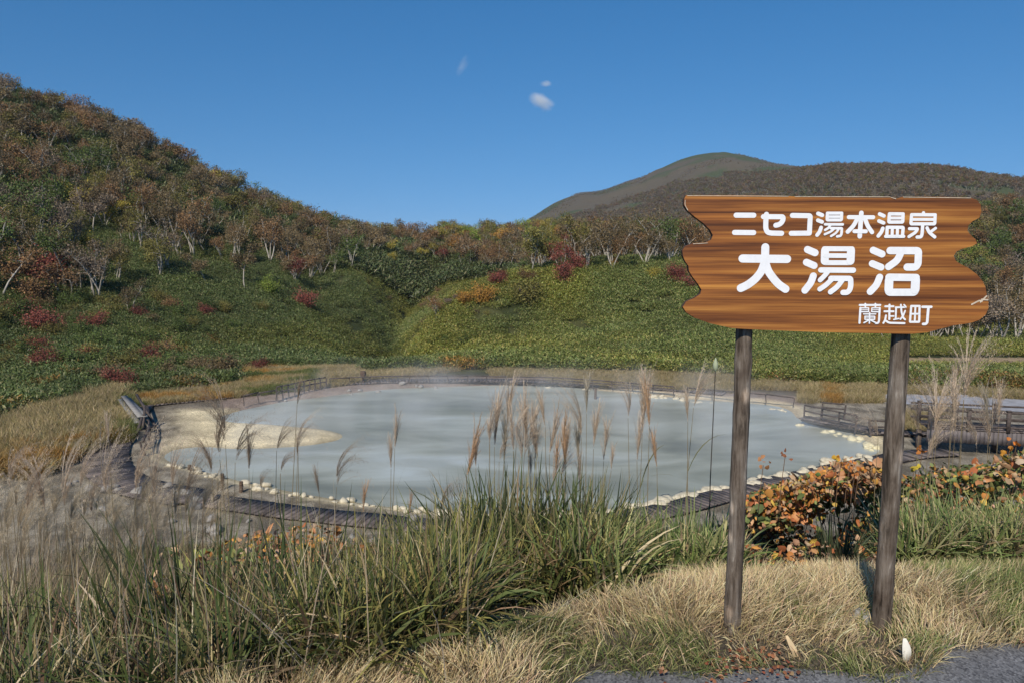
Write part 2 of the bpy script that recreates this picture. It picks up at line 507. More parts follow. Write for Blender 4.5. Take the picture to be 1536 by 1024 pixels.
# ------------------------------------------------------------ water
m, nt, b = mat('milky_water', .3, .35)
w1 = noise(nt, .16, detail=5, rough=.6, mapscale=(.55, 1.5, 1), dist=1.2)
w2 = noise(nt, .07, detail=3, mapscale=(.7, 1.6, 1), dist=.8)
cA = ramp(nt, w1.outputs[0], [(.30, (.20, .20, .155)), (.45, (.285, .285, .225)), (.54, (.34, .34, .28)), (.64, (.38, .39, .335)), (.80, (.43, .445, .40))])
cB = ramp(nt, w2.outputs[0], [(.38, (.72, .73, .66)), (.50, (.96, .98, .96)), (.62, (1.08, 1.13, 1.22))])
c = mix(nt, cA.outputs[0], cB.outputs[0], 1.0, 'MULTIPLY')
nt.links.new(c, b.inputs['Base Color'])
w3 = noise(nt, 3.0, detail=3); bump(nt, b, w3.outputs[0], .12, .03)
xs = np.linspace(PW[:, 0].min() - 1, PW[:, 0].max() + 1, 90); ys = np.linspace(PW[:, 1].min() - 1, PW[:, 1].max() + 1, 90)
gx, gy = np.meshgrid(xs, ys, indexing='ij')
idx = np.arange(gx.size).reshape(gx.shape)
F = np.stack([idx[:-1, :-1], idx[1:, :-1], idx[1:, 1:], idx[:-1, 1:]], -1).reshape(-1, 4)
sdw = sdist(PW, gx.ravel(), gy.ravel())
keep = (sdw[F] < 1.6).any(1)
me = np_mesh('water', np.stack([gx.ravel(), gy.ravel(), np.full(gx.size, WATER)], -1), F[keep], [m])
tag(link(bpy.data.objects.new('water', me)), kind='structure')

# ------------------------------------------------------------ asphalt path under the camera, gravel road beyond the pond
def edge(x):
    return 1.35 + 1.34 * sstep(-.35, .32, x) + .20 * sstep(1.5, 1.8, x) + .05 * (fbm(x * 3, x * 0 + .5, 77) - .5) * 2
xs = np.linspace(-8, 8, 320); ts = np.linspace(0, 1, 60) ** .5
gx, gt = np.meshgrid(xs, ts, indexing='ij')
gy = -8 + (edge(gx) + 8) * gt
gz = ground(gx, gy) * 0 + .004 + .0 * gx
gz = np.maximum(ground(gx, gy) + .004, .004)
idx = np.arange(gx.size).reshape(gx.shape)
F = np.stack([idx[:-1, :-1], idx[1:, :-1], idx[1:, 1:], idx[:-1, 1:]], -1).reshape(-1, 4)
m, nt, b = mat('asphalt', .9, .3)
v = N(nt, 'ShaderNodeTexVoronoi'); v.inputs['Scale'].default_value = 120
tc = N(nt, 'ShaderNodeTexCoord'); nt.links.new(tc.outputs['Object'], v.inputs[0])
g = noise(nt, 3, detail=6)
r1 = ramp(nt, v.outputs['Color'], [(.1, (.06, .06, .065)), (.9, (.21, .21, .215))])
r2 = ramp(nt, g.outputs[0], [(.3, (.75, .75, .75)), (.7, (1.15, 1.15, 1.15))])
nt.links.new(mix(nt, r1.outputs[0], r2.outputs[0], 1.0, 'MULTIPLY'), b.inputs['Base Color'])
bump(nt, b, v.outputs['Distance'], .5, .004)
me = np_mesh('path', np.stack([gx.ravel(), gy.ravel(), gz.ravel()], -1), F, [m])
tag(link(bpy.data.objects.new('path', me)), kind='structure')

def sheet(name, poly, z, material, kind='structure', off=.02, res=40):
    """a sheet laid over the ground inside a world polygon strip (two edges)"""
    L, Rr = poly
    n = max(len(L), 2) ; t = np.linspace(0, 1, res)
    def samp(P):
        P = np.asarray(P, float); s = np.linspace(0, 1, len(P))
        return np.stack([np.interp(t, s, P[:, 0]), np.interp(t, s, P[:, 1])], -1)
    A, B = samp(L), samp(Rr)
    u = np.linspace(0, 1, 8)
    G = A[:, None] * (1 - u[None, :, None]) + B[:, None] * u[None, :, None]
    gz = ground(G[..., 0], G[..., 1]) + off if z is None else np.full(G.shape[:2], z)
    idx = np.arange(G.shape[0] * G.shape[1]).reshape(G.shape[:2])
    F = np.stack([idx[:-1, :-1], idx[1:, :-1], idx[1:, 1:], idx[:-1, 1:]], -1).reshape(-1, 4)
    me = np_mesh(name, np.concatenate([G, gz[..., None]], -1).reshape(-1, 3), F, [material])
    return tag(link(bpy.data.objects.new(name, me)), kind=kind)
M_GRAVEL = m_flat('gravel', (.22, .22, .23), (.34, .34, .36), 2.5, .95, .4, .02)
far_e = [(1275, 596), (1330, 592), (1400, 590), (1536, 598), (1900, 616)]
near_e = [(1275, 600), (1330, 605), (1400, 608), (1536, 618), (1900, 640)]
sheet('road', ([on_z(x, y, -8.2)[:2] for x, y in far_e], [on_z(x, y, -8.2)[:2] for x, y in near_e]), None, M_GRAVEL, off=.03)

# ------------------------------------------------------------ boardwalk round the pond
def resample(P, step):
    P = np.asarray(P, float); d = np.r_[0, np.cumsum(np.linalg.norm(np.diff(P, axis=0), axis=1))]
    s = np.arange(0, d[-1], step)
    return np.stack([np.interp(s, d, P[:, k]) for k in range(P.shape[1])], -1)
def smooth_line(P, it=2):
    P = np.asarray(P, float)
    for _ in range(it):
        Q = np.stack([P[:-1] * .75 + P[1:] * .25, P[:-1] * .25 + P[1:] * .75], 1).reshape(-1, P.shape[1])
        P = np.vstack([P[:1], Q, P[-1:]])
    return P
M_DECK = m_flat('weathered_deck_boards', (.06, .05, .048), (.16, .135, .125), 3.5, .8, .4, .01, mapscale=(1, 1, 1))
_nt = M_DECK.node_tree; _b = _nt.nodes['Principled BSDF']; _src = _b.inputs['Base Color'].links[0].from_socket
_g = N(_nt, 'ShaderNodeNewGeometry'); _r = ramp(_nt, _g.outputs['Random Per Island'], [(0, (.45, .44, .43)), (.5, (.95, .95, .95)), (1, (1.5, 1.45, 1.4))])
_nt.links.new(mix(_nt, _src, _r.outputs[0], 1.0, 'MULTIPLY'), _b.inputs['Base Color'])
M_DWOOD = m_flat('dark_weathered_timber', (.045, .036, .032), (.12, .095, .085), 6, .85, .4, .01)
def deck(name, px, width, z=-8.08, gap=.035, board=.21):
    P = smooth_line(on_z([p[0] for p in px], [p[1] for p in px], z)[:, :2], 2)
    S = resample(P, board + gap)
    T = np.gradient(S, axis=0); T /= np.linalg.norm(T, axis=1)[:, None]
    mb = MB()
    for s, t in zip(S, T):
        zz = z + random.uniform(-.008, .008)
        mb.box((s[0], s[1], zz - .02), (width * random.uniform(.985, 1.015), board, .04), rz=math.atan2(t[1], t[0]) - pi / 2 + random.uniform(-.01, .01))
    for sgn in (-.4, .4):
        Nn = np.stack([-T[:, 1], T[:, 0]], -1) * width * sgn
        Q = np.hstack([S + Nn, np.full((len(S), 1), z - .1)])
        for a_, b_ in zip(Q[:-1:6], Q[6::6]): mb.beam(a_, b_, .1, .12)
    return tag(mb.build(name, M_DECK), kind='structure'), S, T
deck('boardwalk', DECKL, 2.0, z=-8.07)
deck('boardwalk', DECKR, 1.35)
deck('boardwalk', [(1208,625),(1240,631),(1283,638),(1310,645),(1350,648),(1400,646)], 1.1, z=-8.0)
deck('boardwalk', [(206,606),(300,598),(400,586),(470,577),(560,571),(680,569),(800,570),(900,575),(1000,581),(1090,589)], 1.5)

# ------------------------------------------------------------ railings
def railing(px, label, z, h=.9, step=1.6, rails=(.85, .5), pw=.11, group='timber railings round the pond', name='railing', lean=0, world=None):
    P = np.asarray(world, float) if world is not None else on_z([p[0] for p in px], [p[1] for p in px], z)[:, :2]
    L = np.linalg.norm(np.diff(P, axis=0), axis=1).sum()
    n = max(2, int(round(L / step)) + 1)
    S = resample(P, L / (n - 1) * .9999)[:n]
    root = empty(name, (S[0][0], S[0][1], z)); tag(root, label, 'railing', group)
    o = Vector(root.location)
    for s in S:
        mb = MB(); hh = h * random.uniform(.95, 1.06); l = Vector((random.gauss(0, .03) + lean, random.gauss(0, .03), 0))
        base = Vector((s[0], s[1], z - .1)) - o
        mb.tube([base, base + Vector((0, 0, .1)), base + l + Vector((0, 0, hh * .6)), base + l * 1.5 + Vector((0, 0, hh)), ], [pw / 2, pw / 2, pw / 2, pw * .46], 8)
        mb.build('post', M_DWOOD, root)
    for rh in rails:
        for a_, b_ in zip(S[:-1], S[1:]):
            mb = MB(); mb.beam(Vector((a_[0], a_[1], z + rh + random.uniform(-.02, .02))) - o + Vector((lean * rh, 0, 0)), Vector((b_[0], b_[1], z + rh + random.uniform(-.02, .02))) - o + Vector((lean * rh, 0, 0)), .07, .08)
            mb.build('rail', M_DWOOD, root)
    return root
railing([(1206,628),(1250,637),(1283,645)], 'dark timber railing above the white rocks at the right end of the pond', -8.1, .95, 1.0, (.85, .5, .2))
railing([(1232,622),(1266,625)], 'short dark timber railing behind the one above the white rocks', -8.1, .85, 1.2, (.8, .5))
railing([(1306,650),(1352,652)], 'two-rail timber railing just left of the right sign post', -8.1, .85, 2.2, (.75, .42), .16)
railing([(415,597),(440,592),(463,586),(489,581)], 'dark close-posted railing on the far left shore', -8.1, .85, .55, (.8, .45))
railing([(366,606),(390,601),(414,598)], 'low thin-posted railing left of the close-posted one', -8.1, .7, 1.3, (.6,), .07)
railing([(495,577),(545,574),(600,573),(660,573),(720,573),(760,574)], 'long thin railing behind the far left half of the pond', -8.1, .55, 1.5, (.5,), .07)
railing([(770,574),(840,576),(900,580),(960,585),(1010,590)], 'long thin railing behind the far right half of the pond', -8.1, .6, 1.5, (.5, .3), .07)
railing([(1030,591),(1090,597),(1150,602),(1190,607)], 'thin railing on the far shore right of the left sign post', -8.1, .6, 1.8, (.5,), .07)
railing([(217,680),(225,662),(226,645)], 'leaning dark railing along the left boardwalk above the pale sand', -8.1, .7, 1.2, (.6, .3), .1, lean=-.1)

# bridge on the right
bl = on_y(1396, 608, 36.2); br = on_y(1720, 629, 34.0)
zd = -6.95
bz = [np.array([bl[0], bl[1] + .9]), np.array([br[0], br[1] + .9])]
root = empty('bridge', (bl[0], bl[1], -8.2))
tag(root, 'low timber footbridge with plank sides at the right edge', 'bridge')
o = Vector(root.location)
D = Vector((br[0] - bl[0], br[1] - bl[1], 0)); L = D.length; u = D / L; nrm = Vector((-u.y, u.x, 0))
mb = MB(); k = 0
while k * .17 < L:
    p = Vector((bl[0], bl[1], zd)) + u * (k * .17) - o + nrm * .9; mb.box(p, (.15, 1.9, .05), rz=math.atan2(u.y, u.x)); k += 1
mb.build('deck', M_DECK, root)
mb = MB(); k = 0
M_SIDE = m_flat('bridge_side_boards', (.10, .085, .085), (.17, .15, .15), 3, .8, .3, .01)
while k * .2 < L:
    p = Vector((bl[0], bl[1], zd)) + u * (k * .2) - o; hh = .66 + random.uniform(-.02, .02)
    mb.box(p + Vector((0, 0, -hh / 2 - .03)), (.185, .04, hh), rz=math.atan2(u.y, u.x) + random.uniform(-.02, .02)); k += 1
mb.build('side_boards', M_SIDE, root)
for s_ in (0, 1.8):
    q = 0
    while q < L:
        p = Vector((bl[0], bl[1], zd)) + u * q - o + nrm * s_
        mb = MB(); mb.box(p + Vector((0, 0, .48)), (.17, .15, 1.06), rz=math.atan2(u.y, u.x)); mb.box(p + Vector((0, 0, 1.03)), (.21, .19, .05), rz=math.atan2(u.y, u.x)); mb.build('post', M_DWOOD, root)
        if s_ == 0 and int(q / 1.75) % 2 == 0:
            mb = MB(); mb.box(p + Vector((0, .9, -.95)), (.2, .2, 1.3)); mb.build('pile', M_DWOOD, root)
        q += 1.75
    for rh in (.93, .62, .2):
        a_ = Vector((bl[0], bl[1], zd + rh)) - o + nrm * s_; mb = MB(); mb.beam(a_ - u * .4, a_ + u * L, .07, .09); mb.build('rail', M_DWOOD, root)

# short posts standing on the near left shore, and two in the far shallows
for (x, y, h_, lab) in [(233,712,.42,'short brown post nearest the sand spit on the left shore'),(284,706,.3,'tiny dark post at the water edge near the left shore'),
                        (334,739,.85,'taller brown post of the pair by the left boardwalk'),(362,743,.62,'shorter brown post of the pair by the left boardwalk'),
                        (545,578,1.15,'lone dark stump post on the far left shore'),(893,597,.75,'small dark post with a pale foot in the far shallows')]:
    zb = WATER + .05
    p = on_z(x, y, zb); mb = MB()
    mb.tube([(0, 0, -.3), (0, 0, 0), (.01, 0, h_ * .6), (.02, 0, h_)], [.09, .09, .085, .08], 8)
    if y == 578: mb.tube([(0, 0, h_ * .55), (.0, 0, h_ * .8), (0, 0, h_)], [.16, .24, .2], 8)
    ob = mb.build('post', m_flat('post_wood', (.06, .04, .03), (.14, .09, .06), 9)); ob.location = p
    tag(ob, lab, 'post', 'short posts by the pond')

# collapsed railing slab on the left boardwalk
p0 = on_z(208, 640, -8.1)
root = empty('broken_railing', p0); tag(root, 'collapsed grey timber railing panel leaning beside the left boardwalk', 'railing')
def rel(px, py, z): return Vector(on_z(px, py, z)) - Vector(p0)
zt = -8.0
a0, a1 = rel(222, 640, zt), rel(196, 612, zt)
M_GREYW = m_flat('silvered_timber', (.17, .16, .15), (.32, .31, .29), 4, .8, .3, .01)
for k, (off, hh) in enumerate([(0, .25), (.45, .45), (.9, .3)]):
    mb = MB(); mb.beam(a0 + Vector((off * .5 - .6, 0, hh + .15 * k)), a1 + Vector((off * .5 - .6, 0, hh + .35)), .34, .07); mb.build('panel_board', M_GREYW, root)
mb = MB(); mb.beam(rel(234, 640, zt), rel(206, 612, zt) + Vector((0, 0, .9)), .12, .12); mb.build('rail', M_DWOOD, root)
mb = MB(); mb.beam(rel(214, 644, zt), rel(214, 636, zt) + Vector((.2, 0, 1.1)), .12, .12); mb.build('post', M_DWOOD, root)
mb = MB(); mb.beam(rel(205, 652, zt), rel(214, 644, zt) + Vector((0, 0, .7)), .12, .12); mb.build('post', M_DWOOD, root)
mb = MB(); mb.beam(rel(205, 648, zt) + Vector((0, 0, .1)), rel(234, 641, zt) + Vector((0, 0, .12)), .14, .1); mb.build('rail', M_DWOOD, root)

# ------------------------------------------------------------ pale stones along the shore
def ico(sub=2):
    import bmesh
    bm = bmesh.new(); bmesh.ops.create_icosphere(bm, subdivisions=sub, radius=1)
    V = np.array([v.co[:] for v in bm.verts]); F = np.array([[v.index for v in f.verts] for f in bm.faces]); bm.free()
    return V, F
M_STONE = m_flat('pale_crusted_stone', (.40, .35, .25), (.64, .58, .44), 3, .9, .5, .03)
M_YSTONE = m_flat('yellow_crusted_stone', (.46, .40, .24), (.72, .66, .44), 3, .9, .5, .03)
M_DSTONE = m_flat('grey_stone', (.16, .15, .14), (.34, .32, .29), 4, .9, .5, .03)
IV, IF = ico(2)
def stone_mesh(seed, m):
    r_ = np.random.default_rng(seed)
    d = np.ones(len(IV))
    for _ in range(9):
        n_ = r_.normal(size=3); n_ /= np.linalg.norm(n_)
        h_ = IV @ n_; lim = r_.uniform(.45, .8)
        d = np.minimum(d, np.where(h_ > lim, lim / np.maximum(h_, 1e-3), 1))
    V = IV * d[:, None] * [1, r_.uniform(.7, 1), r_.uniform(.5, .75)]
    V = V + r_.normal(size=V.shape) * .02
    return np_mesh('stone', V, IF, [m])
SM = [stone_mesh(i, M_STONE) for i in range(7)]; SMG = [stone_mesh(50 + i, M_DSTONE) for i in range(5)]
SMY = [stone_mesh(70 + i, M_YSTONE) for i in range(5)]
def stones(px, n, s0, s1, label, group, spread=.35, meshes=SM, z=None):
    P = on_z([p[0] for p in px], [p[1] for p in px], WATER + .1)[:, :2]
    d = np.r_[0, np.cumsum(np.linalg.norm(np.diff(P, axis=0), axis=1))]
    for s in np.sort(rng.uniform(0, d[-1], n)):
        x = np.interp(s, d, P[:, 0]) + rng.normal() * spread; y = np.interp(s, d, P[:, 1]) + rng.normal() * spread
        q = rng.uniform(s0, s1) * (1.35 if rng.random() < .12 else 1)
        ob = bpy.data.objects.new('stone', meshes[rng.integers(len(meshes))]); link(ob)
        ob.location = (x, y, float(ground(x, y)) + q * .18); ob.scale = (q, q, q * rng.uniform(.8, 1.2)); ob.rotation_euler = (rng.normal() * .2, rng.normal() * .2, rng.uniform(0, 6.3))
        tag(ob, label, 'stone', group)
stones([(258,697),(300,710),(350,724),(430,741),(520,756),(600,766)], 42, .12, .28, 'small pale stone on the sandy near left edge of the pond', 'pale stones on the near left shore', .3)
stones([(600,767),(700,774),(800,777),(880,774),(950,764)], 52, .15, .34, 'cream stone in the row at the near middle edge of the pond', 'cream stones on the near middle shore', .2)
stones([(950,764),(1020,751),(1100,734),(1180,715),(1240,700),(1300,688)], 85, .2, .46, 'cream stone in the thick row at the near right edge of the pond', 'cream stones on the near right shore', .22)
stones([(1196,632),(1215,640),(1250,648),(1285,656),(1300,664),(1318,673)], 36, .18, .42, 'yellowish rock of the spit under the timber railing', 'rocks under the right railing', .25, SMY)
stones([(970,592),(1000,595),(1040,600),(1084,602)], 20, .22, .45, 'white rock on the far shore left of the left sign post', 'white rocks on the far shore', .2)
stones([(800,577),(850,579),(900,584)], 9, .15, .28, 'small pale rock on the far middle shore', 'small pale rocks on the far shore', .3)
stones([(1150,608),(1180,613)], 6, .15, .3, 'pale rock at the far right corner of the pond', 'pale rocks at the far right corner', .3)
stones([(30,745),(120,730),(180,745),(260,770),(340,790),(450,800),(560,815),(640,815),(700,812)], 34, .14, .45, 'grey rock on the bare slope below the boardwalk', 'grey rocks on the near slope', 1.2, SMG)
stones([(425,600),(470,595),(520,588),(600,580),(680,577)], 12, .12, .3, 'brown-grey rock on the far left shore', 'rocks on the far left shore', .5, SMG)

# ------------------------------------------------------------ blades, leaves, scattering
def blades(P, h, w, tilt, bend, az, c0, c1, S=5, twist=None, prof='blade'):
    n = len(P); h, w, tilt, bend, az = [np.broadcast_to(np.asarray(v, float), (n,)) for v in (h, w, tilt, bend, az)]
    t = np.linspace(0, 1, S + 1)
    ang = tilt[:, None] + bend[:, None] * t[None] ** 1.4
    dl = (h / S)[:, None]
    Xh = np.concatenate([np.zeros((n, 1)), np.cumsum(np.sin((ang[:, 1:] + ang[:, :-1]) / 2) * dl, 1)], 1)
    Zh = np.concatenate([np.zeros((n, 1)), np.cumsum(np.cos((ang[:, 1:] + ang[:, :-1]) / 2) * dl, 1)], 1)
    ca, sa = np.cos(az)[:, None], np.sin(az)[:, None]
    Cn = np.stack([P[:, 0:1] + ca * Xh, P[:, 1:2] + sa * Xh, P[:, 2:3] + Zh], -1)
    tw = np.zeros(n) if twist is None else twist
    tw = tw[:, None] * (1 + t[None] * .6)
    nx, nz = np.cos(ang), -np.sin(ang)
    perp = np.stack([-sa + 0 * ang, ca + 0 * ang, 0 * ang], -1)
    nor = np.stack([ca * nx, sa * nx, nz], -1)
    side = np.cos(tw)[..., None] * perp + np.sin(tw)[..., None] * nor
    wp = np.minimum(1, 1.5 * (1 - t) ** .75) * np.minimum(1, .45 + 1.6 * t) if prof == 'blade' else (np.sin(np.clip(t, .04, .98) * pi) ** .7)
    hw = (w[:, None] * wp[None] / 2)[..., None]
    V = np.stack([Cn - side * hw, Cn + side * hw], 2).reshape(-1, 3)
    base = (np.arange(n) * (S + 1) * 2)[:, None, None]; k = (np.arange(S) * 2)[None, :, None]
    F = (base + k + np.array([0, 1, 3, 2])[None, None]).reshape(-1, 4)
    c0 = np.broadcast_to(c0, (n, 3)); c1 = np.broadcast_to(c1, (n, 3))
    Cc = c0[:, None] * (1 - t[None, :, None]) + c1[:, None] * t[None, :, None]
    Cc = np.repeat(Cc[:, :, None], 2, 2).reshape(-1, 3)
    return V, F, Cc

def join(parts):
    V, F, Cc, n = [], [], [], 0
    for v, f, c_ in parts:
        V.append(v); F.append(f + n); Cc.append(c_); n += len(v)
    return np.vstack(V), np.vstack(F), np.vstack(Cc)

LT = np.array([[0, 0, 0], [.32, -.02, .02], [.5, .3, -.03], [.36, .68, -.02], [0, 1.05, -.08], [-.36, .68, -.02], [-.5, .3, -.03], [-.32, -.02, .02], [0, .45, .09]])
LF = np.array([[0, 1, 8], [1, 2, 8], [2, 3, 8], [3, 4, 8], [4, 5, 8], [5, 6, 8], [6, 7, 8], [7, 0, 8]])
def leaves(P, size, col, up=.6, tmpl=LT, tf=LF, bias=(0, 0, 0)):
    n = len(P)
    nn = rng.normal(size=(n, 3)) * (1 - up) + np.array([0, 0, 1]) * up + np.asarray(bias)
    nn /= np.linalg.norm(nn, axis=1)[:, None]
    t = rng.normal(size=(n, 3)); t -= (t * nn).sum(1)[:, None] * nn; t /= np.linalg.norm(t, axis=1)[:, None]
    bt = np.cross(nn, t)
    size = np.broadcast_to(size, (n,))
    V = P[:, None] + size[:, None, None] * (tmpl[None, :, 0:1] * bt[:, None] + tmpl[None, :, 1:2] * t[:, None] + tmpl[None, :, 2:3] * nn[:, None])
    F = (np.arange(n) * len(tmpl))[:, None, None] + tf[None]
    col = np.broadcast_to(col, (n, 3))
    return V.reshape(-1, 3), F.reshape(-1, tf.shape[1]), np.repeat(col, len(tmpl), 0)
QT = np.array([[-.5, 0, 0], [0, -.35, .06], [.5, 0, 0], [0, .35, .06]]); QF = np.array([[0, 1, 2, 3]])

def pick(pal, n, var=.18):
    pal = np.asarray(pal, float); c_ = pal[rng.integers(len(pal), size=n)]
    return np.clip(c_ * (1 + rng.normal(size=(n, 1)) * var) * (1 + rng.normal(size=(n, 3)) * .04), .004, .9)

def scatter(name, P, rot, scl, idx_, tint, protos, label, cat='plants'):
    n = len(P)
    col = bpy.data.collections.new(name + '_source')
    for k, me_ in enumerate(protos):
        o_ = bpy.data.objects.new(f'{name}_{k:02d}', me_); col.objects.link(o_)
    me = bpy.data.meshes.new(name); me.vertices.add(n); me.vertices.foreach_set('co', np.asarray(P, np.float32).ravel())
    at = me.attributes.new('rot', 'FLOAT_VECTOR', 'POINT'); at.data.foreach_set('vector', np.asarray(rot, np.float32).ravel())
    at = me.attributes.new('scl', 'FLOAT', 'POINT'); at.data.foreach_set('value', np.asarray(scl, np.float32))
    at = me.attributes.new('idx', 'INT', 'POINT'); at.data.foreach_set('value', np.asarray(idx_, np.int32))
    at = me.attributes.new('tint', 'FLOAT_COLOR', 'POINT'); at.data.foreach_set('color', np.hstack([tint, np.ones((n, 1))]).astype(np.float32).ravel())
    o_ = link(bpy.data.objects.new(name, me)); tag(o_, label, kind='stuff')
    ng = bpy.data.node_groups.new(name, 'GeometryNodeTree')
    ng.interface.new_socket('Geometry', in_out='INPUT', socket_type='NodeSocketGeometry')
    ng.interface.new_socket('Geometry', in_out='OUTPUT', socket_type='NodeSocketGeometry')
    gi = ng.nodes.new('NodeGroupInput'); go = ng.nodes.new('NodeGroupOutput')
    iop = ng.nodes.new('GeometryNodeInstanceOnPoints'); ci = ng.nodes.new('GeometryNodeCollectionInfo')
    ci.inputs['Collection'].default_value = col; ci.inputs['Separate Children'].default_value = True; ci.inputs['Reset Children'].default_value = True
    iop.inputs['Pick Instance'].default_value = True
    def na(nm, ty):
        q = ng.nodes.new('GeometryNodeInputNamedAttribute'); q.data_type = ty; q.inputs['Name'].default_value = nm; return q.outputs['Attribute']
    l = ng.links.new
    m2p = ng.nodes.new('GeometryNodeMeshToPoints'); l(gi.outputs[0], m2p.inputs[0]); l(m2p.outputs[0], iop.inputs['Points'])
    l(ci.outputs[0], iop.inputs['Instance']); l(na('idx', 'INT'), iop.inputs['Instance Index'])
    l(na('rot', 'FLOAT_VECTOR'), iop.inputs['Rotation']); l(na('scl', 'FLOAT'), iop.inputs['Scale'])
    l(iop.outputs[0], go.inputs[0])
    md = o_.modifiers.new('scatter', 'NODES'); md.node_group = ng
    return o_

def polar_pts(a0, a1, r0, r1, n):
    """random points, even over the ground area, within an azimuth and radius range"""
    a = rng.uniform(R(a0), R(a1), n); r_ = np.sqrt(rng.uniform(r0 * r0, r1 * r1, n))
    return r_ * np.sin(a), r_ * np.cos(a), a, r_
def log_pts(a0, a1, r0, r1, n):
    a = rng.uniform(R(a0), R(a1), n); r_ = np.exp(rng.uniform(np.log(r0), np.log(r1), n))
    return r_ * np.sin(a), r_ * np.cos(a), a, r_

# --- bamboo-grass clumps
def sasa_mesh(seed, n=60, rad=.55, hgt=.75, leaf=.18, wd=.045):
    a = rng.uniform(0, 6.28, n); rr = rad * np.sqrt(rng.random(n)); zz = hgt * (.25 + .75 * rng.random(n)) * (1 - .35 * (rr / rad) ** 2)
    P = np.stack([rr * np.cos(a), rr * np.sin(a), zz], -1)
    col = pick([(.10, .135, .045), (.13, .16, .055), (.165, .185, .075), (.085, .115, .038), (.23, .215, .10)], n, .2)
    return blades(P, leaf * rng.uniform(.7, 1.25, n), wd * rng.uniform(.8, 1.3, n), rng.uniform(.3, 1.35, n), rng.uniform(.2, .9, n), rng.uniform(0, 6.28, n), col, col * 1.05, S=2, twist=rng.normal(size=n) * .4, prof='leaf')
SASA = []
for i in range(6):
    V, F, Cc = sasa_mesh(i); SASA.append(np_mesh(f'sasa{i}', V, F, [M_SASA], Cc))
SASAB = []
for i in range(4):
    V, F, Cc = sasa_mesh(20 + i, 60, 1.3, 1.3, .5, .14); SASAB.append(np_mesh(f'sasab{i}', V, F, [M_SASA], Cc))

def fr(a, r_): return r_ / foot_r(a)
def bank_mask(px, py):
    return (px < 190) & (py > 588 + np.clip(160 - px, 0, 400) * .32) & (py < 716 - np.clip(px - 60, 0, 100) * .5)
x, y, a, r_ = log_pts(-37, 37, 42, 165, 125000)
z = ground(x, y); px, py = to_px(x, y, z); q = fr(a, r_)
ok = (q > 1.04 + .03 * fbm(x * .2, y * .2, 3)) & ~bank_mask(px, py)
ok &= ~((px > 1350) & (py > 535) & (py < 553))
ok &= ~((px > 355) & (px < 545) & (py > 552))
ok &= ~((px > 820) & (px < 1120) & (py > 566))
ok &= (fbm(x * .25, y * .25, 61) > .33) & (rng.random(len(x)) < .55 + .9 * fbm(x * .5, y * .5, 62))
x, y, z, a, r_, px, py = [v[ok] for v in (x, y, z, a, r_, px, py)]
n = len(x)
nz = fbm(x / 9, y / 9, 71); nz2 = fbm(x / 25, y / 25, 72)
xg = np.interp(py, [380, 420, 450, 490, 520, 560, 600], [640, 625, 600, 575, 600, 640, 660]); leftd = 1 - sstep(-14, 14, px - xg)
tint = np.ones((n, 3)) * (.75 + .55 * nz)[:, None]
tint = tint * (C(1.32, 1.28, 1.0) * (1 - leftd[:, None]) + C(.86, .90, .78) * leftd[:, None])  # shade of the left slope put into the tint; knoll grass yellower
yel = sstep(.46, .64, nz2)[:, None] * .6
tint = tint * (.78 + .5 * fbm(x * .8, y * .8, 74))[:, None]
tint = tint * (1 - yel) + tint * C(1.35, 1.12, .7) * yel
rn = fbm(x / 3, y / 3, 90); red = (np.exp(-((px - 690) / 45) ** 2 - ((py - 556) / 11) ** 2) + .5 * (rn - .5) > .5) & (rng.random(n) < .75) | ((px < 330) & (py > 500) & (rn > .63) & (rng.random(n) < .6))
tint[red] = tint[red] * C(1.5, .82, .6)
lowr = (px > 1130) & (px < 1536) & (py > 572) & (fbm(x / 3, y / 3, 91) > .52) & (rng.random(n) < .6)
tint[lowr] = tint[lowr] * C(1.1, .6, .6)
rot = np.stack([rng.normal(size=n) * .12, rng.normal(size=n) * .12, rng.uniform(0, 6.28, n)], -1)
scatter('bamboo_grass', np.stack([x, y, z - .05], -1), rot, rng.uniform(.65, 1.55, n) * (.75 + .6 * nz), rng.integers(0, 6, n), tint, SASA, 'green bamboo grass covering the lower slopes behind the pond')
x, y, a, r_ = log_pts(-37, 37, 150, 420, 42000)
z = ground(x, y); px, py = to_px(x, y, z)
n = len(x); nz = fbm(x / 14, y / 14, 73)
tint = np.ones((n, 3)) * (.6 + .5 * nz)[:, None]
rot = np.stack([rng.normal(size=n) * .12, rng.normal(size=n) * .12, rng.uniform(0, 6.28, n)], -1)
scatter('undergrowth', np.stack([x, y, z - .05], -1), rot, rng.uniform(.9, 1.7, n), rng.integers(0, 4, n), tint, SASAB, 'low green undergrowth beneath the trees on the hills')

# --- tan grass tufts: left bank, far foot of the slopes
def tuft_mesh(n=60, rad=.3, h=.55, w=.012, pal=((.42, .32, .17), (.34, .27, .13), (.48, .38, .22), (.25, .22, .09))):
    a = rng.uniform(0, 6.28, n); rr = rad * np.sqrt(rng.random(n))
    P = np.stack([rr * np.cos(a), rr * np.sin(a), 0 * a], -1); c_ = pick(pal, n)
    return blades(P, h * rng.uniform(.6, 1.3, n), w, rng.uniform(0, .5, n), rng.uniform(.2, 1.1, n), rng.uniform(0, 6.28, n), c_ * .8, c_, S=3, twist=rng.normal(size=n))
TUFT = []
for i in range(4):
    V, F, Cc = tuft_mesh(80, .4, .7, .03); TUFT.append(np_mesh(f'tuft{i}', V, F, [M_LEAFT], Cc))
x, y, a, r_ = log_pts(-37, 37, 27, 75, 130000)
z = ground(x, y); px, py = to_px(x, y, z); q = fr(a, r_)
sdp = sdist(PW, x, y); nz = fbm(x * .2, y * .2, 99); nf = fbm(x * .6, y * .6, 98)
left = bank_mask(px, py)
ring = (q > .985) & (q < 1.035) & (sdp > 2.2)
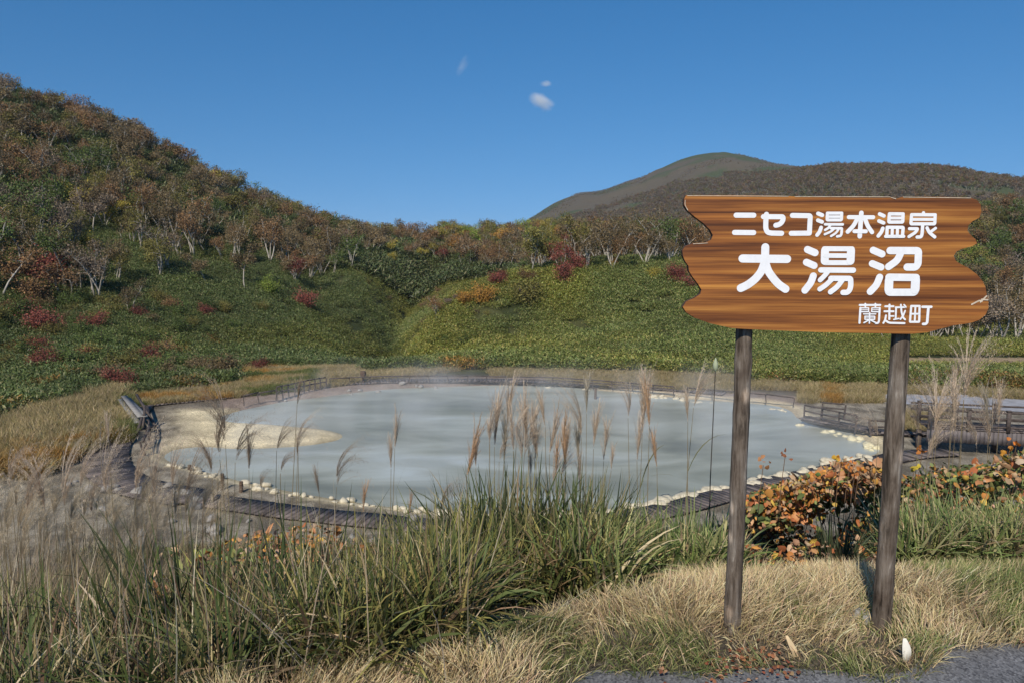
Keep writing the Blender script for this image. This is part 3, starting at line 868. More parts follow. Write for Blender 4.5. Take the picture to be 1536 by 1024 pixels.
b1 = (px > 180) & (px < 545) & (py > 552) & (py < 612 - (px - 180) * .09) & (sdp > 2)
b2 = (px > 820) & (px < 1120) & (py > 560) & (py < 578 + (px - 820) * .04)
b3 = (px > 1200) & (px < 1325) & (py > 585) & (py < 604)
b4 = (px > 1340) & (px < 1420) & (py > 618) & (py < 650) & (nf > .5)
ok = (left | (ring & (nz > .34)) | b1 | b2 | b3 | b4) & (rng.random(len(x)) < np.where(left, .8, .55))
x, y, z, px, py = [v[ok] for v in (x, y, z, px, py)]; n = len(x)
nz = fbm(x * .3, y * .3, 97)
tint = np.ones((n, 3)) * (.75 + .5 * nz)[:, None]
k2 = sstep(.4, .6, fbm(x * 1.1, y * 1.1, 96))[:, None]
orange = ((px < 190) & (py > 640 + 90 * fbm(x * .9, y * .9, 93))) | ((px > 190) & (px < 500) & (nz > .64)) | ((px > 1235) & (px < 1265))
tint[orange] *= (C(1.0, .68, .36) * (1 - k2) + C(1, .9, .75) * k2)[orange]
grn = (px > 180) & (px < 480) & (nz < .42)
tint[grn] *= C(.45, .62, .4)
rot = np.stack([rng.normal(size=n) * .1, rng.normal(size=n) * .1, rng.uniform(0, 6.28, n)], -1)
scatter('dry_grass', np.stack([x, y, z - .03], -1), rot, rng.uniform(.6, 1.3, n) * np.where(px < 190, 1, .62), rng.integers(0, 4, n), tint, TUFT, 'tan and ochre grass on the banks round the pond')

# ------------------------------------------------------------ trees
def birch(seed, H=7.0, stems=3, spread=.35, n_leaf=1300, leaf=.17, pal=((1, 1, 1),), sparse=1.0, crown_from=.45, rad=.75):
    r_ = np.random.default_rng(seed)
    tb = MB(); tips = []
    for s in range(stems):
        a_ = r_.uniform(0, 6.28); lean = spread * r_.uniform(.3, 1.0) if stems > 1 else .08
        hh = H * r_.uniform(.75, .95); P = [np.array([cos(a_) * .12 * (stems > 1), sin(a_) * .12 * (stems > 1), -.3])]
        d = np.array([cos(a_) * lean, sin(a_) * lean, 1.0]); kk = 8
        for k in range(kk):
            d = d + r_.normal(size=3) * [.16, .16, .03]; d[2] = max(d[2], .6); dn = d / np.linalg.norm(d)
            P.append(P[-1] + dn * hh / kk)
        P = np.array(P); rad0 = .13 * r_.uniform(.8, 1.2) * H / 7
        tb.tube(P, np.linspace(rad0, .025, len(P)), 6, cap=False)
        tips.append(P[-1])
        for b_ in range(8):
            f_ = r_.uniform(crown_from, .95); k = int(f_ * (len(P) - 1)); p0_ = P[k] + (P[min(k + 1, len(P) - 1)] - P[k]) * r_.random()
            aa = r_.uniform(0, 6.28); ln = r_.uniform(.8, 1.9) * H / 7 * (1.25 - .5 * f_)
            Q = [p0_]; dd = np.array([cos(aa), sin(aa), r_.uniform(.3, 1.0)])
            for _ in range(4):
                dd = dd + r_.normal(size=3) * .25; Q.append(Q[-1] + dd / np.linalg.norm(dd) * ln / 4)
            tb.tube(Q, np.linspace(.045, .012, 5), 4, cap=False); tips += [Q[-1], Q[3], Q[-1] + r_.normal(size=3) * .3]
    tips = np.array(tips)
    c_i = r_.integers(len(tips), size=n_leaf)
    shade = r_.uniform(.75, 1.3, len(tips))
    L = tips[c_i] + r_.normal(size=(n_leaf, 3)) * [rad * .62, rad * .62, rad * .42] * sparse
    pal = np.asarray(pal, float); col = pal[r_.integers(len(pal), size=n_leaf)] * shade[c_i][:, None] * r_.uniform(.75, 1.25, (n_leaf, 1))
    lv = leaves(L, leaf * r_.uniform(.6, 1.4, n_leaf), col, .35, QT, QF)
    return tb, lv
BR = [(1, 1, 1), (1.25, 1.15, 1.0), (.75, .75, .8)]
NPROTO = 7
PROTO = []
for i in range(NPROTO):
    tb, lv = birch(100 + i, 7.0, [3, 2, 4, 1, 3, 5, 2][i], [.3, .22, .35, .1, .22, .4, .25][i], 2000, .2, BR, .95, .55, .68)
    tm = tb.mesh('trunk', M_BARK); cm = np_mesh('crown', lv[0], lv[1], [M_LEAFT], lv[2]); PROTO.append((tm, cm))
# bushy, low forms
PROTOB = []
for i in range(4):
    tb, lv = birch(200 + i, 3.0, 6, .65, 2600, .15, BR, .9, .15, .75)
    PROTOB.append((tb.mesh('trunk', M_BARKD), np_mesh('crown', lv[0], lv[1], [M_LEAFT], lv[2])))
# one-mesh versions for the far wood
def combo(i, n_leaf, leaf, stems, H=7, sp=.4):
    tb, lv = birch(300 + i, H, stems, sp, n_leaf, leaf, BR, 1.0)
    TV = np.vstack(tb.V); TF = np.vstack(tb.F[4])
    V = np.vstack([TV, lv[0]]); F = np.vstack([TF, lv[1] + len(TV)]); Cc = np.vstack([np.ones((len(TV), 3)), lv[2]])
    return np_mesh(f'wood{i}', V, F, [M_BARK, M_LEAFT], Cc, midx=np.r_[np.zeros(len(TF)), np.ones(len(lv[1]))])
WOOD = [combo(i, 1100, .30, 2 + i % 3) for i in range(6)]
FARW = [combo(20 + i, 150, .62, 1 + i % 2) for i in range(5)]

TINT = {'brown': C(.18, .138, .075), 'rust': C(.215, .132, .066), 'olive': C(.175, .16, .05), 'yellow': C(.33, .28, .06), 'green': C(.095, .135, .04),
        'red': C(.21, .07, .055), 'grey': C(.22, .175, .13), 'orange': C(.36, .20, .05), 'lime': C(.20, .26, .05)}
def plant_tree(x, y, kind, s, label, group, name='birch_tree', proto=None, cat='tree'):
    root = empty(name, (x, y, float(ground(x, y)) - .1), rng.uniform(0, 6.28)); root.scale = (s, s, s * rng.uniform(1.0, 1.35) * (1 if proto is None else .85))
    tag(root, label, cat, group)
    tm, cm = proto if proto else PROTO[rng.integers(NPROTO)]
    t_ = bpy.data.objects.new('trunk', tm); link(t_, root)
    c_ = bpy.data.objects.new('crown', cm); link(c_, root)
    c_['tint'] = [float(v) for v in TINT[kind] * rng.uniform(.8, 1.25)]
    return root

def tree_line(px):   # image row (1536 scale) of the lower edge of the wood, by column
    return np.interp(px, [-100, 0, 60, 150, 200, 260, 330, 380, 430, 480, 530, 580, 620, 660, 740, 820, 900, 1000, 1100, 1200, 1300, 1400, 1700],
                         [430, 452, 458, 452, 432, 425, 432, 438, 430, 418, 405, 395, 385, 395, 412, 416, 412, 396, 404, 470, 505, 512, 516])
KINDS = ['brown', 'rust', 'olive', 'brown', 'brown', 'olive']
x, y, a, r_ = polar_pts(-38, 38, 84, 340, 30000)
z = ground(x, y); px, py = to_px(x, y, z)
ok = (py < tree_line(px)) & (fbm(x / 14, y / 14, 55) > .42)
ok &= ~((px > 560) & (px < 660) & (py > 352) & (rng.random(len(x)) < .8))
x, y, z, px, py, r_ = [v[ok] for v in (x, y, z, px, py, r_)]
# thin to a natural spacing
cell = {}; keep = []
for i in range(len(x)):
    k = (int(x[i] // 4.6), int(y[i] // 4.6))
    if k in cell: continue
    cell[k] = 1; keep.append(i)
keep = np.array(keep); x, y, z, px, py, r_ = [v[keep] for v in (x, y, z, px, py, r_)]
order = np.argsort(r_)
regions = lambda p, q: ('on the left hill' if p < 520 else 'on the middle ridge' if p < 1040 else 'behind the board' if p < 1440 else 'right of the sign')
def kind_at(i):
    c_ = fbm(x[i] / 22, y[i] / 22, 56); u_ = rng.random()
    if 640 < px[i] < 1000 and py[i] < 392 and u_ < .5: return ['orange', 'yellow', 'olive', 'lime', 'rust'][rng.integers(5)]
    if px[i] > 900 and u_ < .12: return 'green'
    if u_ < .03: return 'yellow'
    if u_ < .08: return 'green'
    if u_ < .10: return 'red' if py[i] > 380 else 'rust'
    if c_ > .56: return ['rust', 'brown', 'brown'][rng.integers(3)]
    if c_ < .42: return ['olive', 'grey', 'green', 'brown'][rng.integers(4)]
    return KINDS[rng.integers(6)]
DESC = {'brown': 'brown-leaved birch with pale trunks', 'rust': 'rust-coloured birch with pale trunks', 'olive': 'olive-leaved birch with pale trunks', 'grey': 'nearly bare grey birch',
        'yellow': 'yellow-leaved birch', 'green': 'green-leaved birch', 'red': 'red-leaved birch', 'orange': 'orange-leaved birch', 'lime': 'lime-green birch'}
nind = 285
vis = (px > -40) & (px < 1576)
cnt = 0; rest = []
for i in order:
    if vis[i] and cnt < nind:
        k_ = kind_at(i); reg = regions(px[i], py[i])
        row = 'at the wood edge' if py[i] > tree_line(px[i]) - 45 else 'higher up'
        plant_tree(x[i], y[i], k_, rng.uniform(.6, 1.1), f'{DESC[k_]} {row} {reg}', f'{DESC[k_]}s {row} {reg}')
        cnt += 1
    else: rest.append(i)
rest = np.array(rest)
n = len(rest)
tint = np.array([TINT[kind_at(i)] * rng.uniform(.75, 1.3) for i in rest])
rot = np.stack([rng.normal(size=n) * .05, rng.normal(size=n) * .05, rng.uniform(0, 6.28, n)], -1)
scatter('woodland', np.stack([x[rest], y[rest], z[rest] - .1], -1), rot, rng.uniform(.6, 1.1, n), rng.integers(0, 6, n), tint, WOOD, 'autumn birch wood farther up the hillsides')
print('trees', cnt, 'wood', n)

# far forested ridge and mountain
x, y, a, r_ = polar_pts(-2, 38, 380, 1500, 60000)
z = ground(x, y); px, py = to_px(x, y, z)
f_ = fbm(x / 70, y / 70, 57)
ok = (f_ > .33) & ((r_ < 1080) | ((f_ > .55) & (rng.random(len(x)) < .5)))
x, y, z, r_ = [v[ok] for v in (x, y, z, r_)]; n = len(x)
base = np.array([TINT[k] for k in ('grey', 'brown', 'grey', 'olive', 'rust')])[rng.integers(5, size=n)] * .8
rot = np.stack([rng.normal(size=n) * .05, rng.normal(size=n) * .05, rng.uniform(0, 6.28, n)], -1)
scatter('forest', np.stack([x, y, z - .2], -1), rot, rng.uniform(.55, 1.0, n) * np.where(r_ > 1080, .5, 1), rng.integers(0, 5, n), base * rng.uniform(.7, 1.3, (n, 1)), FARW, 'brown-grey forest on the far mountain and ridge')

# single shrubs and small trees that stand out
def at_px(px_, py_):
    """the first place where the sight line through a pixel meets the ground beyond the pond"""
    d = ray(px_, py_); h_ = np.hypot(d[0], d[1]); rs = np.geomspace(45, 400, 900)
    X, Y = d[0] / h_ * rs, d[1] / h_ * rs; Zr = EYE + d[2] / h_ * rs; G = ground(X, Y)
    k = np.argmax(G >= Zr) if (G >= Zr).any() else 300
    return X[k], Y[k], rs[k]
SH = [(70,500,'red',1.5,'crimson bush low on the left hillside'),(75,425,'red',2.2,'wide red maple above the crimson bush on the left'),(60,455,'rust',1.7,'rusty bush under the wide red maple on the left'),
      (205,480,'red',.9,'small dark red bush on the slope left of centre'),(455,462,'red',1.2,'dark red bush right of the lime-green tree'),(404,442,'lime',1.05,'lime-green small tree at the edge of the wood'),
      (128,378,'yellow',1.0,'pale yellow bush above the red maple'),(60,340,'green',2.3,'big yellow-green tree high on the left hill'),(120,320,'yellow',1.7,'golden-green tree high on the left hill'),
      (15,335,'lime',1.6,'light green tree at the left edge high on the hill'),(190,330,'green',1.7,'dark green thicket on the left hill'),
      (738,430,'red',1.0,'leftmost of the red bushes on the green knoll'),(757,424,'red',.8,'red bush just right of the leftmost on the knoll'),(790,424,'rust',.9,'rusty bush between the red ones on the knoll'),
      (846,424,'red',1.2,'red bush in the middle of the knoll top'),(865,408,'red',1.1,'red bush behind the middle one on the knoll'),(1010,424,'red',1.1,'bright red bush just left of the sign board'),
      (1030,436,'red',1.2,'red bush half behind the left tip of the sign board'),(832,392,'yellow',.8,'small yellow bush on the far side of the knoll'),(920,402,'orange',.6,'tiny orange bush on the knoll skyline'),
      (925,385,'lime',1.2,'green-yellow tree above the tiny orange bush'),(984,420,'yellow',.8,'yellow-green bush left of the bright red one'),(975,378,'yellow',.9,'yellow bush at the wood edge left of the sign'),
      (800,352,'olive',1.9,'round dark tree on the middle skyline'),(720,350,'orange',1.3,'orange tree on the middle skyline'),(690,352,'orange',1.1,'small orange tree left of the other on the skyline'),
      (735,382,'yellow',.8,'small yellow bush in the gully'),(745,360,'lime',1.1,'lime tree above the gully'),(1455,400,'lime',1.2,'green-yellow bush seen in the right notch of the sign'),(1440,375,'green',1.4,'green tree in the upper right notch of the sign')]
for (px_, py_, k_, s, lab) in SH:
    X, Y, rr = at_px(px_, py_)
    s2 = s * min(max(rr / 120, .7), 1.6)
    plant_tree(X, Y, k_, s2, lab, None, 'shrub' if s < 1.3 else 'tree', PROTOB[rng.integers(4)], 'shrub' if s < 1.3 else 'tree')
# dark broad-leaved bushes low on the left slope
for i in range(120):
    px_, py_ = rng.uniform(-20, 430), rng.uniform(452, 590)
    if py_ > 590 - max(0, 170 - px_) * .2 or rng.random() < (px_ - 150) / 420: continue
    X, Y, rr = at_px(px_, py_); k_ = ['green', 'green', 'green', 'olive', 'rust', 'brown', 'olive', 'green', 'green', 'red'][rng.integers(10)]
    kd = {'green': 'dark green', 'olive': 'olive', 'rust': 'rusty', 'brown': 'brown', 'red': 'dull red'}[k_]
    plant_tree(X, Y, k_, rng.uniform(.4, .85), f'{kd} rounded bush low on the left slope', f'{kd} bushes low on the left slope', 'shrub', PROTOB[rng.integers(4)], 'shrub')
for i in range(26):
    t_ = rng.random(); gx_ = np.interp(t_, np.linspace(0, 1, len(GULLY)), [g[0] for g in GULLY]) + rng.normal() * 4.5; gy_ = np.interp(t_, np.linspace(0, 1, len(GULLY)), [g[1] for g in GULLY]) + rng.normal() * 3
    k_ = ['green', 'olive', 'rust', 'brown'][rng.integers(4)]; kd = {'green': 'dark green', 'olive': 'olive', 'rust': 'rusty', 'brown': 'brown'}[k_]
    plant_tree(gx_, gy_, k_, rng.uniform(.3, .6), f'small {kd} bush along the gully', f'{kd} bushes along the gully', 'shrub', PROTOB[rng.integers(4)], 'shrub')
for i in range(22):
    px_, py_ = rng.uniform(545, 760), rng.uniform(352, 408)
    X, Y, rr = at_px(px_, py_); k_ = ['olive', 'brown', 'grey', 'yellow', 'green', 'rust'][rng.integers(6)]
    plant_tree(X, Y, k_, rng.uniform(.4, .7), f'small {DESC[k_]} on the open slope above the gully', f'small {DESC[k_]}s above the gully', proto=PROTO[rng.integers(NPROTO)])
for i in range(34):
    px_, py_ = rng.uniform(600, 1030), rng.uniform(420, 545)
    X, Y, rr = at_px(px_, py_); k_ = ['olive', 'brown', 'green', 'lime'][rng.integers(4)]
    kd = {'green': 'dark green', 'olive': 'olive', 'lime': 'yellow-green', 'brown': 'brown'}[k_]
    plant_tree(X, Y, k_, rng.uniform(.16, .34), f'tiny {kd} bush poking out of the bamboo grass on the knoll', f'tiny {kd} bushes on the knoll', 'shrub', PROTOB[rng.integers(4)], 'shrub')
# white leafless trees right of the sign
for (px_, py_, s, lab) in [(1502,515,1.35,'tall white-stemmed bare birch right of the sign board'),(1523,512,1.2,'white-stemmed bare birch at the right edge'),(1487,500,1.0,'slim white birch touching the right tip of the sign'),(1465,512,.9,'small white birch under the right tip of the sign'),
                           (1398,512,.7,'short white birch stem under the sign right of the post'),(1332,514,.7,'short white birch stem under the sign left of the post'),
                           (368,436,1.15,'tall white birch at the front of the left wood'),(250,405,1.1,'forked white birch in a gap of the left wood'),(148,450,1.1,'pale birch standing alone beside the red maple'),(197,478,.8,'thin pale birch over the small dark red bush')]:
    X, Y, rr = at_px(px_, py_)
    plant_tree(X, Y, 'grey' if rng.random() < .6 else 'brown', s * rr / 130, lab, None)

# ------------------------------------------------------------ foreground grasses
def gpts(px0, px1, d0, d1, n):
    d = rng.uniform(d0, d1, n); p_ = rng.uniform(px0, px1, n)
    x_ = (p_ - 768) / 1100 * d
    return np.stack([x_, d, ground(x_, d) - .02], -1), p_

ENV = ([-200, 0, 150, 250, 330, 450, 520, 620, 680, 720, 760, 900, 940, 1000, 1090, 1120, 1330, 1350, 1450, 1560, 1700], [872, 856, 840, 822, 808, 812, 828, 810, 785, 758, 742, 755, 795, 785, 785, 862, 862, 775, 755, 760, 760])
def env_h(P, exceed=30):
    px__, _ = to_px(P[:, 0], P[:, 1], P[:, 2]); lim = np.interp(px__, *ENV) - np.abs(rng.normal(size=len(P))) * exceed
    return np.maximum(EYE - P[:, 1] * (lim - 385) / 1100 - P[:, 2], .12)
def dry_front(x_): return np.interp(x_, [-3, -.8, -.43, .24, .75, 1.2, 2.8, 5], [2.0, 2.6, 2.8, 3.2, 3.5, 3.8, 3.85, 3.85])
n = 120000
x = rng.uniform(-1.2, 4.2, n); y = rng.uniform(2.2, 4.3, n)
e_, f_ = edge(x), dry_front(x)
cl = fbm(x * 4, y * 4, 201); c2 = fbm(x * 1.6, y * 1.6, 202)
ok = (y > e_ - .10 * cl) & (y < f_ + .25 * (c2 - .5)) & (rng.random(n) < .35 + .9 * cl)
x, y, cl, c2, e_, f_ = [v[ok] for v in (x, y, cl, c2, e_, f_)]; n = len(x)
P = np.stack([x, y, ground(x, y) - .01], -1)
near = 1 - sstep(.12, .55, y - e_)
green = sstep(.52, .66, c2 + .14 * near)
col = pick([(.56, .44, .24), (.47, .38, .20), (.62, .52, .32), (.40, .31, .17), (.52, .37, .24)], n)
gcol = pick([(.13, .17, .05), (.18, .20, .07), (.28, .26, .11)], n)
sel = rng.random(n) < green * .75
col[sel] = gcol[sel]
base = fbm(x * 3, y * 3, 205) * 12
pxd, _q = to_px(P[:, 0], P[:, 1], P[:, 2])
capd = np.maximum(EYE - y * (np.interp(pxd, [400, 500, 600, 700, 850, 950, 1050, 1150, 1600], [1010, 990, 972, 955, 915, 880, 864, 858, 858]) - 385) / 1100 - P[:, 2], .07) * rng.uniform(.75, 1.15, n)
nearpost = np.maximum(np.maximum(np.exp(-((x - .875) / .07) ** 2), np.exp(-((x - 1.49) / .08) ** 2)), np.exp(-((x - 1.07) / .05) ** 2) * (y < 2.86)) * (1 - sstep(3.0, 3.1, y))
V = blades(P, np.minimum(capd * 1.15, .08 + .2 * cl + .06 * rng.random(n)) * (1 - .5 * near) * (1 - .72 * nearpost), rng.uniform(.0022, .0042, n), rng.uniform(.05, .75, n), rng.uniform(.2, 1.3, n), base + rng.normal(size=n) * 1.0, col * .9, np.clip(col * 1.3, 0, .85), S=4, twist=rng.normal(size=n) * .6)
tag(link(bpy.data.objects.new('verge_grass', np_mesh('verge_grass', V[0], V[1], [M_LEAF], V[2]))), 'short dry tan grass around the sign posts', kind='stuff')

# tall mixed grass along the edge of the bank
def pal_at(p_, n, dead=.3):
    L = [(.06, .085, .025), (.10, .12, .035), (.13, .11, .045), (.14, .09, .05), (.30, .25, .11), (.09, .12, .035), (.13, .16, .045)]
    Mx = [(.095, .12, .035), (.16, .17, .05), (.28, .26, .08), (.38, .32, .11), (.12, .14, .045), (.20, .14, .07)]
    Rr = [(.15, .20, .06), (.21, .27, .085), (.30, .33, .12), (.42, .38, .18)]
    a_, b_, c_ = pick(L, n), pick(Mx, n), pick(Rr, n)
    t = np.clip((p_ - 330) / 200 + rng.normal(size=n) * .3, 0, 1)[:, None] > .5
    o_ = np.where(t, b_, a_)
    t2 = (p_ + rng.normal(size=n) * 40 > 900)[:, None]
    o_ = np.where(t2, c_, o_)
    dd = rng.random(n) < dead
    o_[dd] = pick([(.44, .35, .19), (.52, .43, .26), (.32, .23, .13), (.26, .18, .10)], dd.sum())
    return o_
parts = []
for (p0, p1, d0, d1, n, h0, h1, w0, w1, dead) in [
    (-120, 330, 2.1, 3.2, 7500, .30, .62, .006, .013, .22), (-150, 400, 3.0, 4.6, 11500, .45, .95, .008, .017, .14), (-150, 440, 4.4, 5.6, 6500, .6, 1.15, .007, .013, .18),
    (300, 700, 2.6, 3.8, 8000, .32, .62, .006, .013, .16), (380, 760, 3.7, 5.2, 6500, .45, .85, .006, .012, .16),
    (660, 960, 3.5, 5.0, 4600, .35, .62, .007, .013, .12), (900, 1120, 3.9, 5.2, 4800, .35, .66, .007, .014, .15),
    (1120, 1340, 4.1, 4.9, 900, .2, .5, .005, .010, .5), (1330, 1640, 4.1, 5.0, 4200, .35, .80, .006, .013, .22)]:
    P, p_ = gpts(p0, p1, d0, d1, n)
    keep = P[:, 1] > dry_front(P[:, 0]) - .12
    P, p_ = P[keep], p_[keep]; n = len(P)
    cl = fbm(P[:, 0] * 3, P[:, 1] * 3, 301)
    col = pal_at(p_, n, dead)
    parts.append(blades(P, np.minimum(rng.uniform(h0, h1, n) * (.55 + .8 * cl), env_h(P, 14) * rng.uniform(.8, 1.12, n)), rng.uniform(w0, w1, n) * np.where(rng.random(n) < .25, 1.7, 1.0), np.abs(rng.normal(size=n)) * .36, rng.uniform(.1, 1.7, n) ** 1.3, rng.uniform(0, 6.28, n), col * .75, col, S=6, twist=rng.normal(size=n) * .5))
V = join(parts)
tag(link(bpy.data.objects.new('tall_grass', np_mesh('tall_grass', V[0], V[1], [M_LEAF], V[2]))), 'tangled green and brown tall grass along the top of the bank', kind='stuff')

# fine dead stalks crossing the picture low on the left
P, p_ = gpts(-150, 700, 2.3, 5.5, 700); n = len(P)
col = pick([(.40, .32, .22), (.30, .22, .15), (.48, .40, .28)], n)
V = blades(P, np.minimum(rng.uniform(.5, 1.2, n), env_h(P, 45) * 1.1), rng.uniform(.003, .006, n), np.abs(rng.normal(size=n)) * .45, rng.normal(size=n) * .5, rng.uniform(0, 6.28, n), col * .8, col, S=5)
tag(link(bpy.data.objects.new('dead_stalks', np_mesh('dead_stalks', V[0], V[1], [M_LEAF], V[2]))), 'pale dead stalks tangled through the grass at lower left', kind='stuff')

# pale feathery grass on the left slope
P, p_ = gpts(-160, 440, 4.8, 8.5, 6000)
keep = rng.random(len(P)) < np.clip(1.25 - (p_ + 100) / 480, .12, 1); P, p_ = P[keep], p_[keep]; n = len(P)
col = pick([(.42, .33, .23), (.50, .41, .30), (.34, .26, .17), (.38, .32, .20)], n)
top = EYE - P[:, 1] * rng.uniform(.30, .44, n)
V = blades(P, np.clip(top - P[:, 2], .3, 2.0), rng.uniform(.003, .006, n), np.abs(rng.normal(size=n)) * .12, rng.uniform(.0, .7, n), rng.normal(size=n) * .8, col * .8, col, S=5, twist=rng.normal(size=n))
tag(link(bpy.data.objects.new('feathery_grass', np_mesh('feathery_grass', V[0], V[1], [M_LEAF], V[2]))), 'pale feathery dry grass on the slope at left', kind='stuff')

# thin growth over the bare slope down to the boardwalk
x = rng.uniform(-22, 22, 9000); y = rng.uniform(6.5, 23, 9000); k_ = fbm(x * .25, y * .25, 311)
ok = (k_ > .50) & (np.hypot(x, y) < 27); x, y, k_ = x[ok], y[ok], k_[ok]; n = len(x)
tint = np.ones((n, 3)) * rng.uniform(.35, .9, (n, 1)); g_ = fbm(x * .5, y * .5, 312) > .5; tint[g_] *= C(.5, .75, .45)
scatter('sparse_grass', np.stack([x, y, ground(x, y) - .03], -1), np.stack([rng.normal(size=n) * .1, rng.normal(size=n) * .1, rng.uniform(0, 6.28, n)], -1), rng.uniform(.35, .9, n), rng.integers(0, 4, n), tint, TUFT, 'thin dry grass on the bare slope above the boardwalk')

def grass_clump(px_, d, n, h0, h1, w0, w1, pal, label, spread=.16, tilt=.3, bend=1.1):
    x_ = (px_ - 768) / 1100 * d; z_ = float(ground(x_, d)); cap_ = max(EYE - d * (np.interp(px_, *ENV) - 385) / 1100 - z_, .32); h0, h1 = cap_ * .7, cap_ * 1.35; w0, w1 = w0 * 1.2, w1 * 1.35
    a_ = rng.uniform(0, 6.28, n); rr = spread * np.sqrt(rng.random(n))
    P = np.stack([rr * np.cos(a_), rr * np.sin(a_), np.full(n, -.03)], -1)
    col = pick(pal, n)
    V = blades(P, rng.uniform(h0, h1, n), rng.uniform(w0, w1, n), np.abs(rng.normal(size=n)) * tilt, rng.uniform(0, 1, n) ** 2 * bend * 1.6, a_ + rng.normal(size=n) * .5, col * .8, col, S=7, twist=rng.normal(size=n) * .35)
    o_ = link(bpy.data.objects.new('grass_clump', np_mesh('grass_clump', V[0], V[1], [M_LEAF], V[2]))); o_.location = (x_, d, z_)
    return tag(o_, label, 'grass clump', None, 'thing')
GD = [(.055, .075, .024), (.075, .10, .03), (.10, .12, .042), (.045, .06, .025), (.17, .16, .07), (.26, .22, .12)]
grass_clump(765, 4.1, 420, .55, .92, .009, .016, GD, 'large dark green arching grass clump below the middle of the pond', .22)
grass_clump(850, 4.2, 380, .5, .85, .009, .016, GD, 'dark green grass clump just right of the largest one', .2)
grass_clump(905, 4.3, 220, .45, .75, .008, .014, GD, 'smaller green grass clump with tan stems inside', .15)
grass_clump(708, 4.0, 240, .45, .78, .008, .014, GD + [(.2, .2, .06)], 'green grass clump left of the largest one', .16)
grass_clump(590, 3.5, 130, .45, .85, .009, .015, GD, 'narrow upright dark green clump left of centre', .10, .2, .8)
grass_clump(610, 3.2, 110, .35, .6, .008, .013, GD, 'low green clump in front of the narrow upright one', .10, .25)
YG = [(.20, .20, .05), (.26, .24, .06), (.15, .17, .04), (.30, .25, .09)]
grass_clump(660, 3.6, 300, .35, .6, .006, .011, YG, 'yellow-green grass clump left of the dark clumps', .16)
grass_clump(520, 3.9, 200, .35, .6, .006, .011, YG, 'yellowish clump near the orange leaves on the left', .14)
LG = [(.13, .18, .06), (.18, .23, .09), (.24, .26, .11), (.10, .15, .05)]
grass_clump(985, 4.2, 300, .35, .68, .008, .014, LG, 'fresh green leafy clump left of the left sign post', .18)
grass_clump(1050, 4.4, 260, .35, .62, .008, .013, LG, 'fresh green clump right beside the left sign post', .17)
grass_clump(1390, 4.4, 300, .4, .68, .006, .011, LG + [(.35, .30, .16)], 'light green and tan clump right of the right sign post', .2)
grass_clump(1465, 4.4, 260, .35, .62, .006, .011, LG + [(.35, .30, .16)], 'light green clump near the right edge', .2)
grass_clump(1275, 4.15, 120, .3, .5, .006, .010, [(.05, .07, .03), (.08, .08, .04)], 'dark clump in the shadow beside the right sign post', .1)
grass_clump(280, 3.2, 160, .4, .72, .007, .012, GD + [(.13, .08, .05)], 'dark clump at lower left under the feathery plumes', .16)
grass_clump(430, 3.3, 160, .4, .72, .007, .012, GD + [(.13, .08, .05)], 'dark clump between the lower left and the centre', .16)

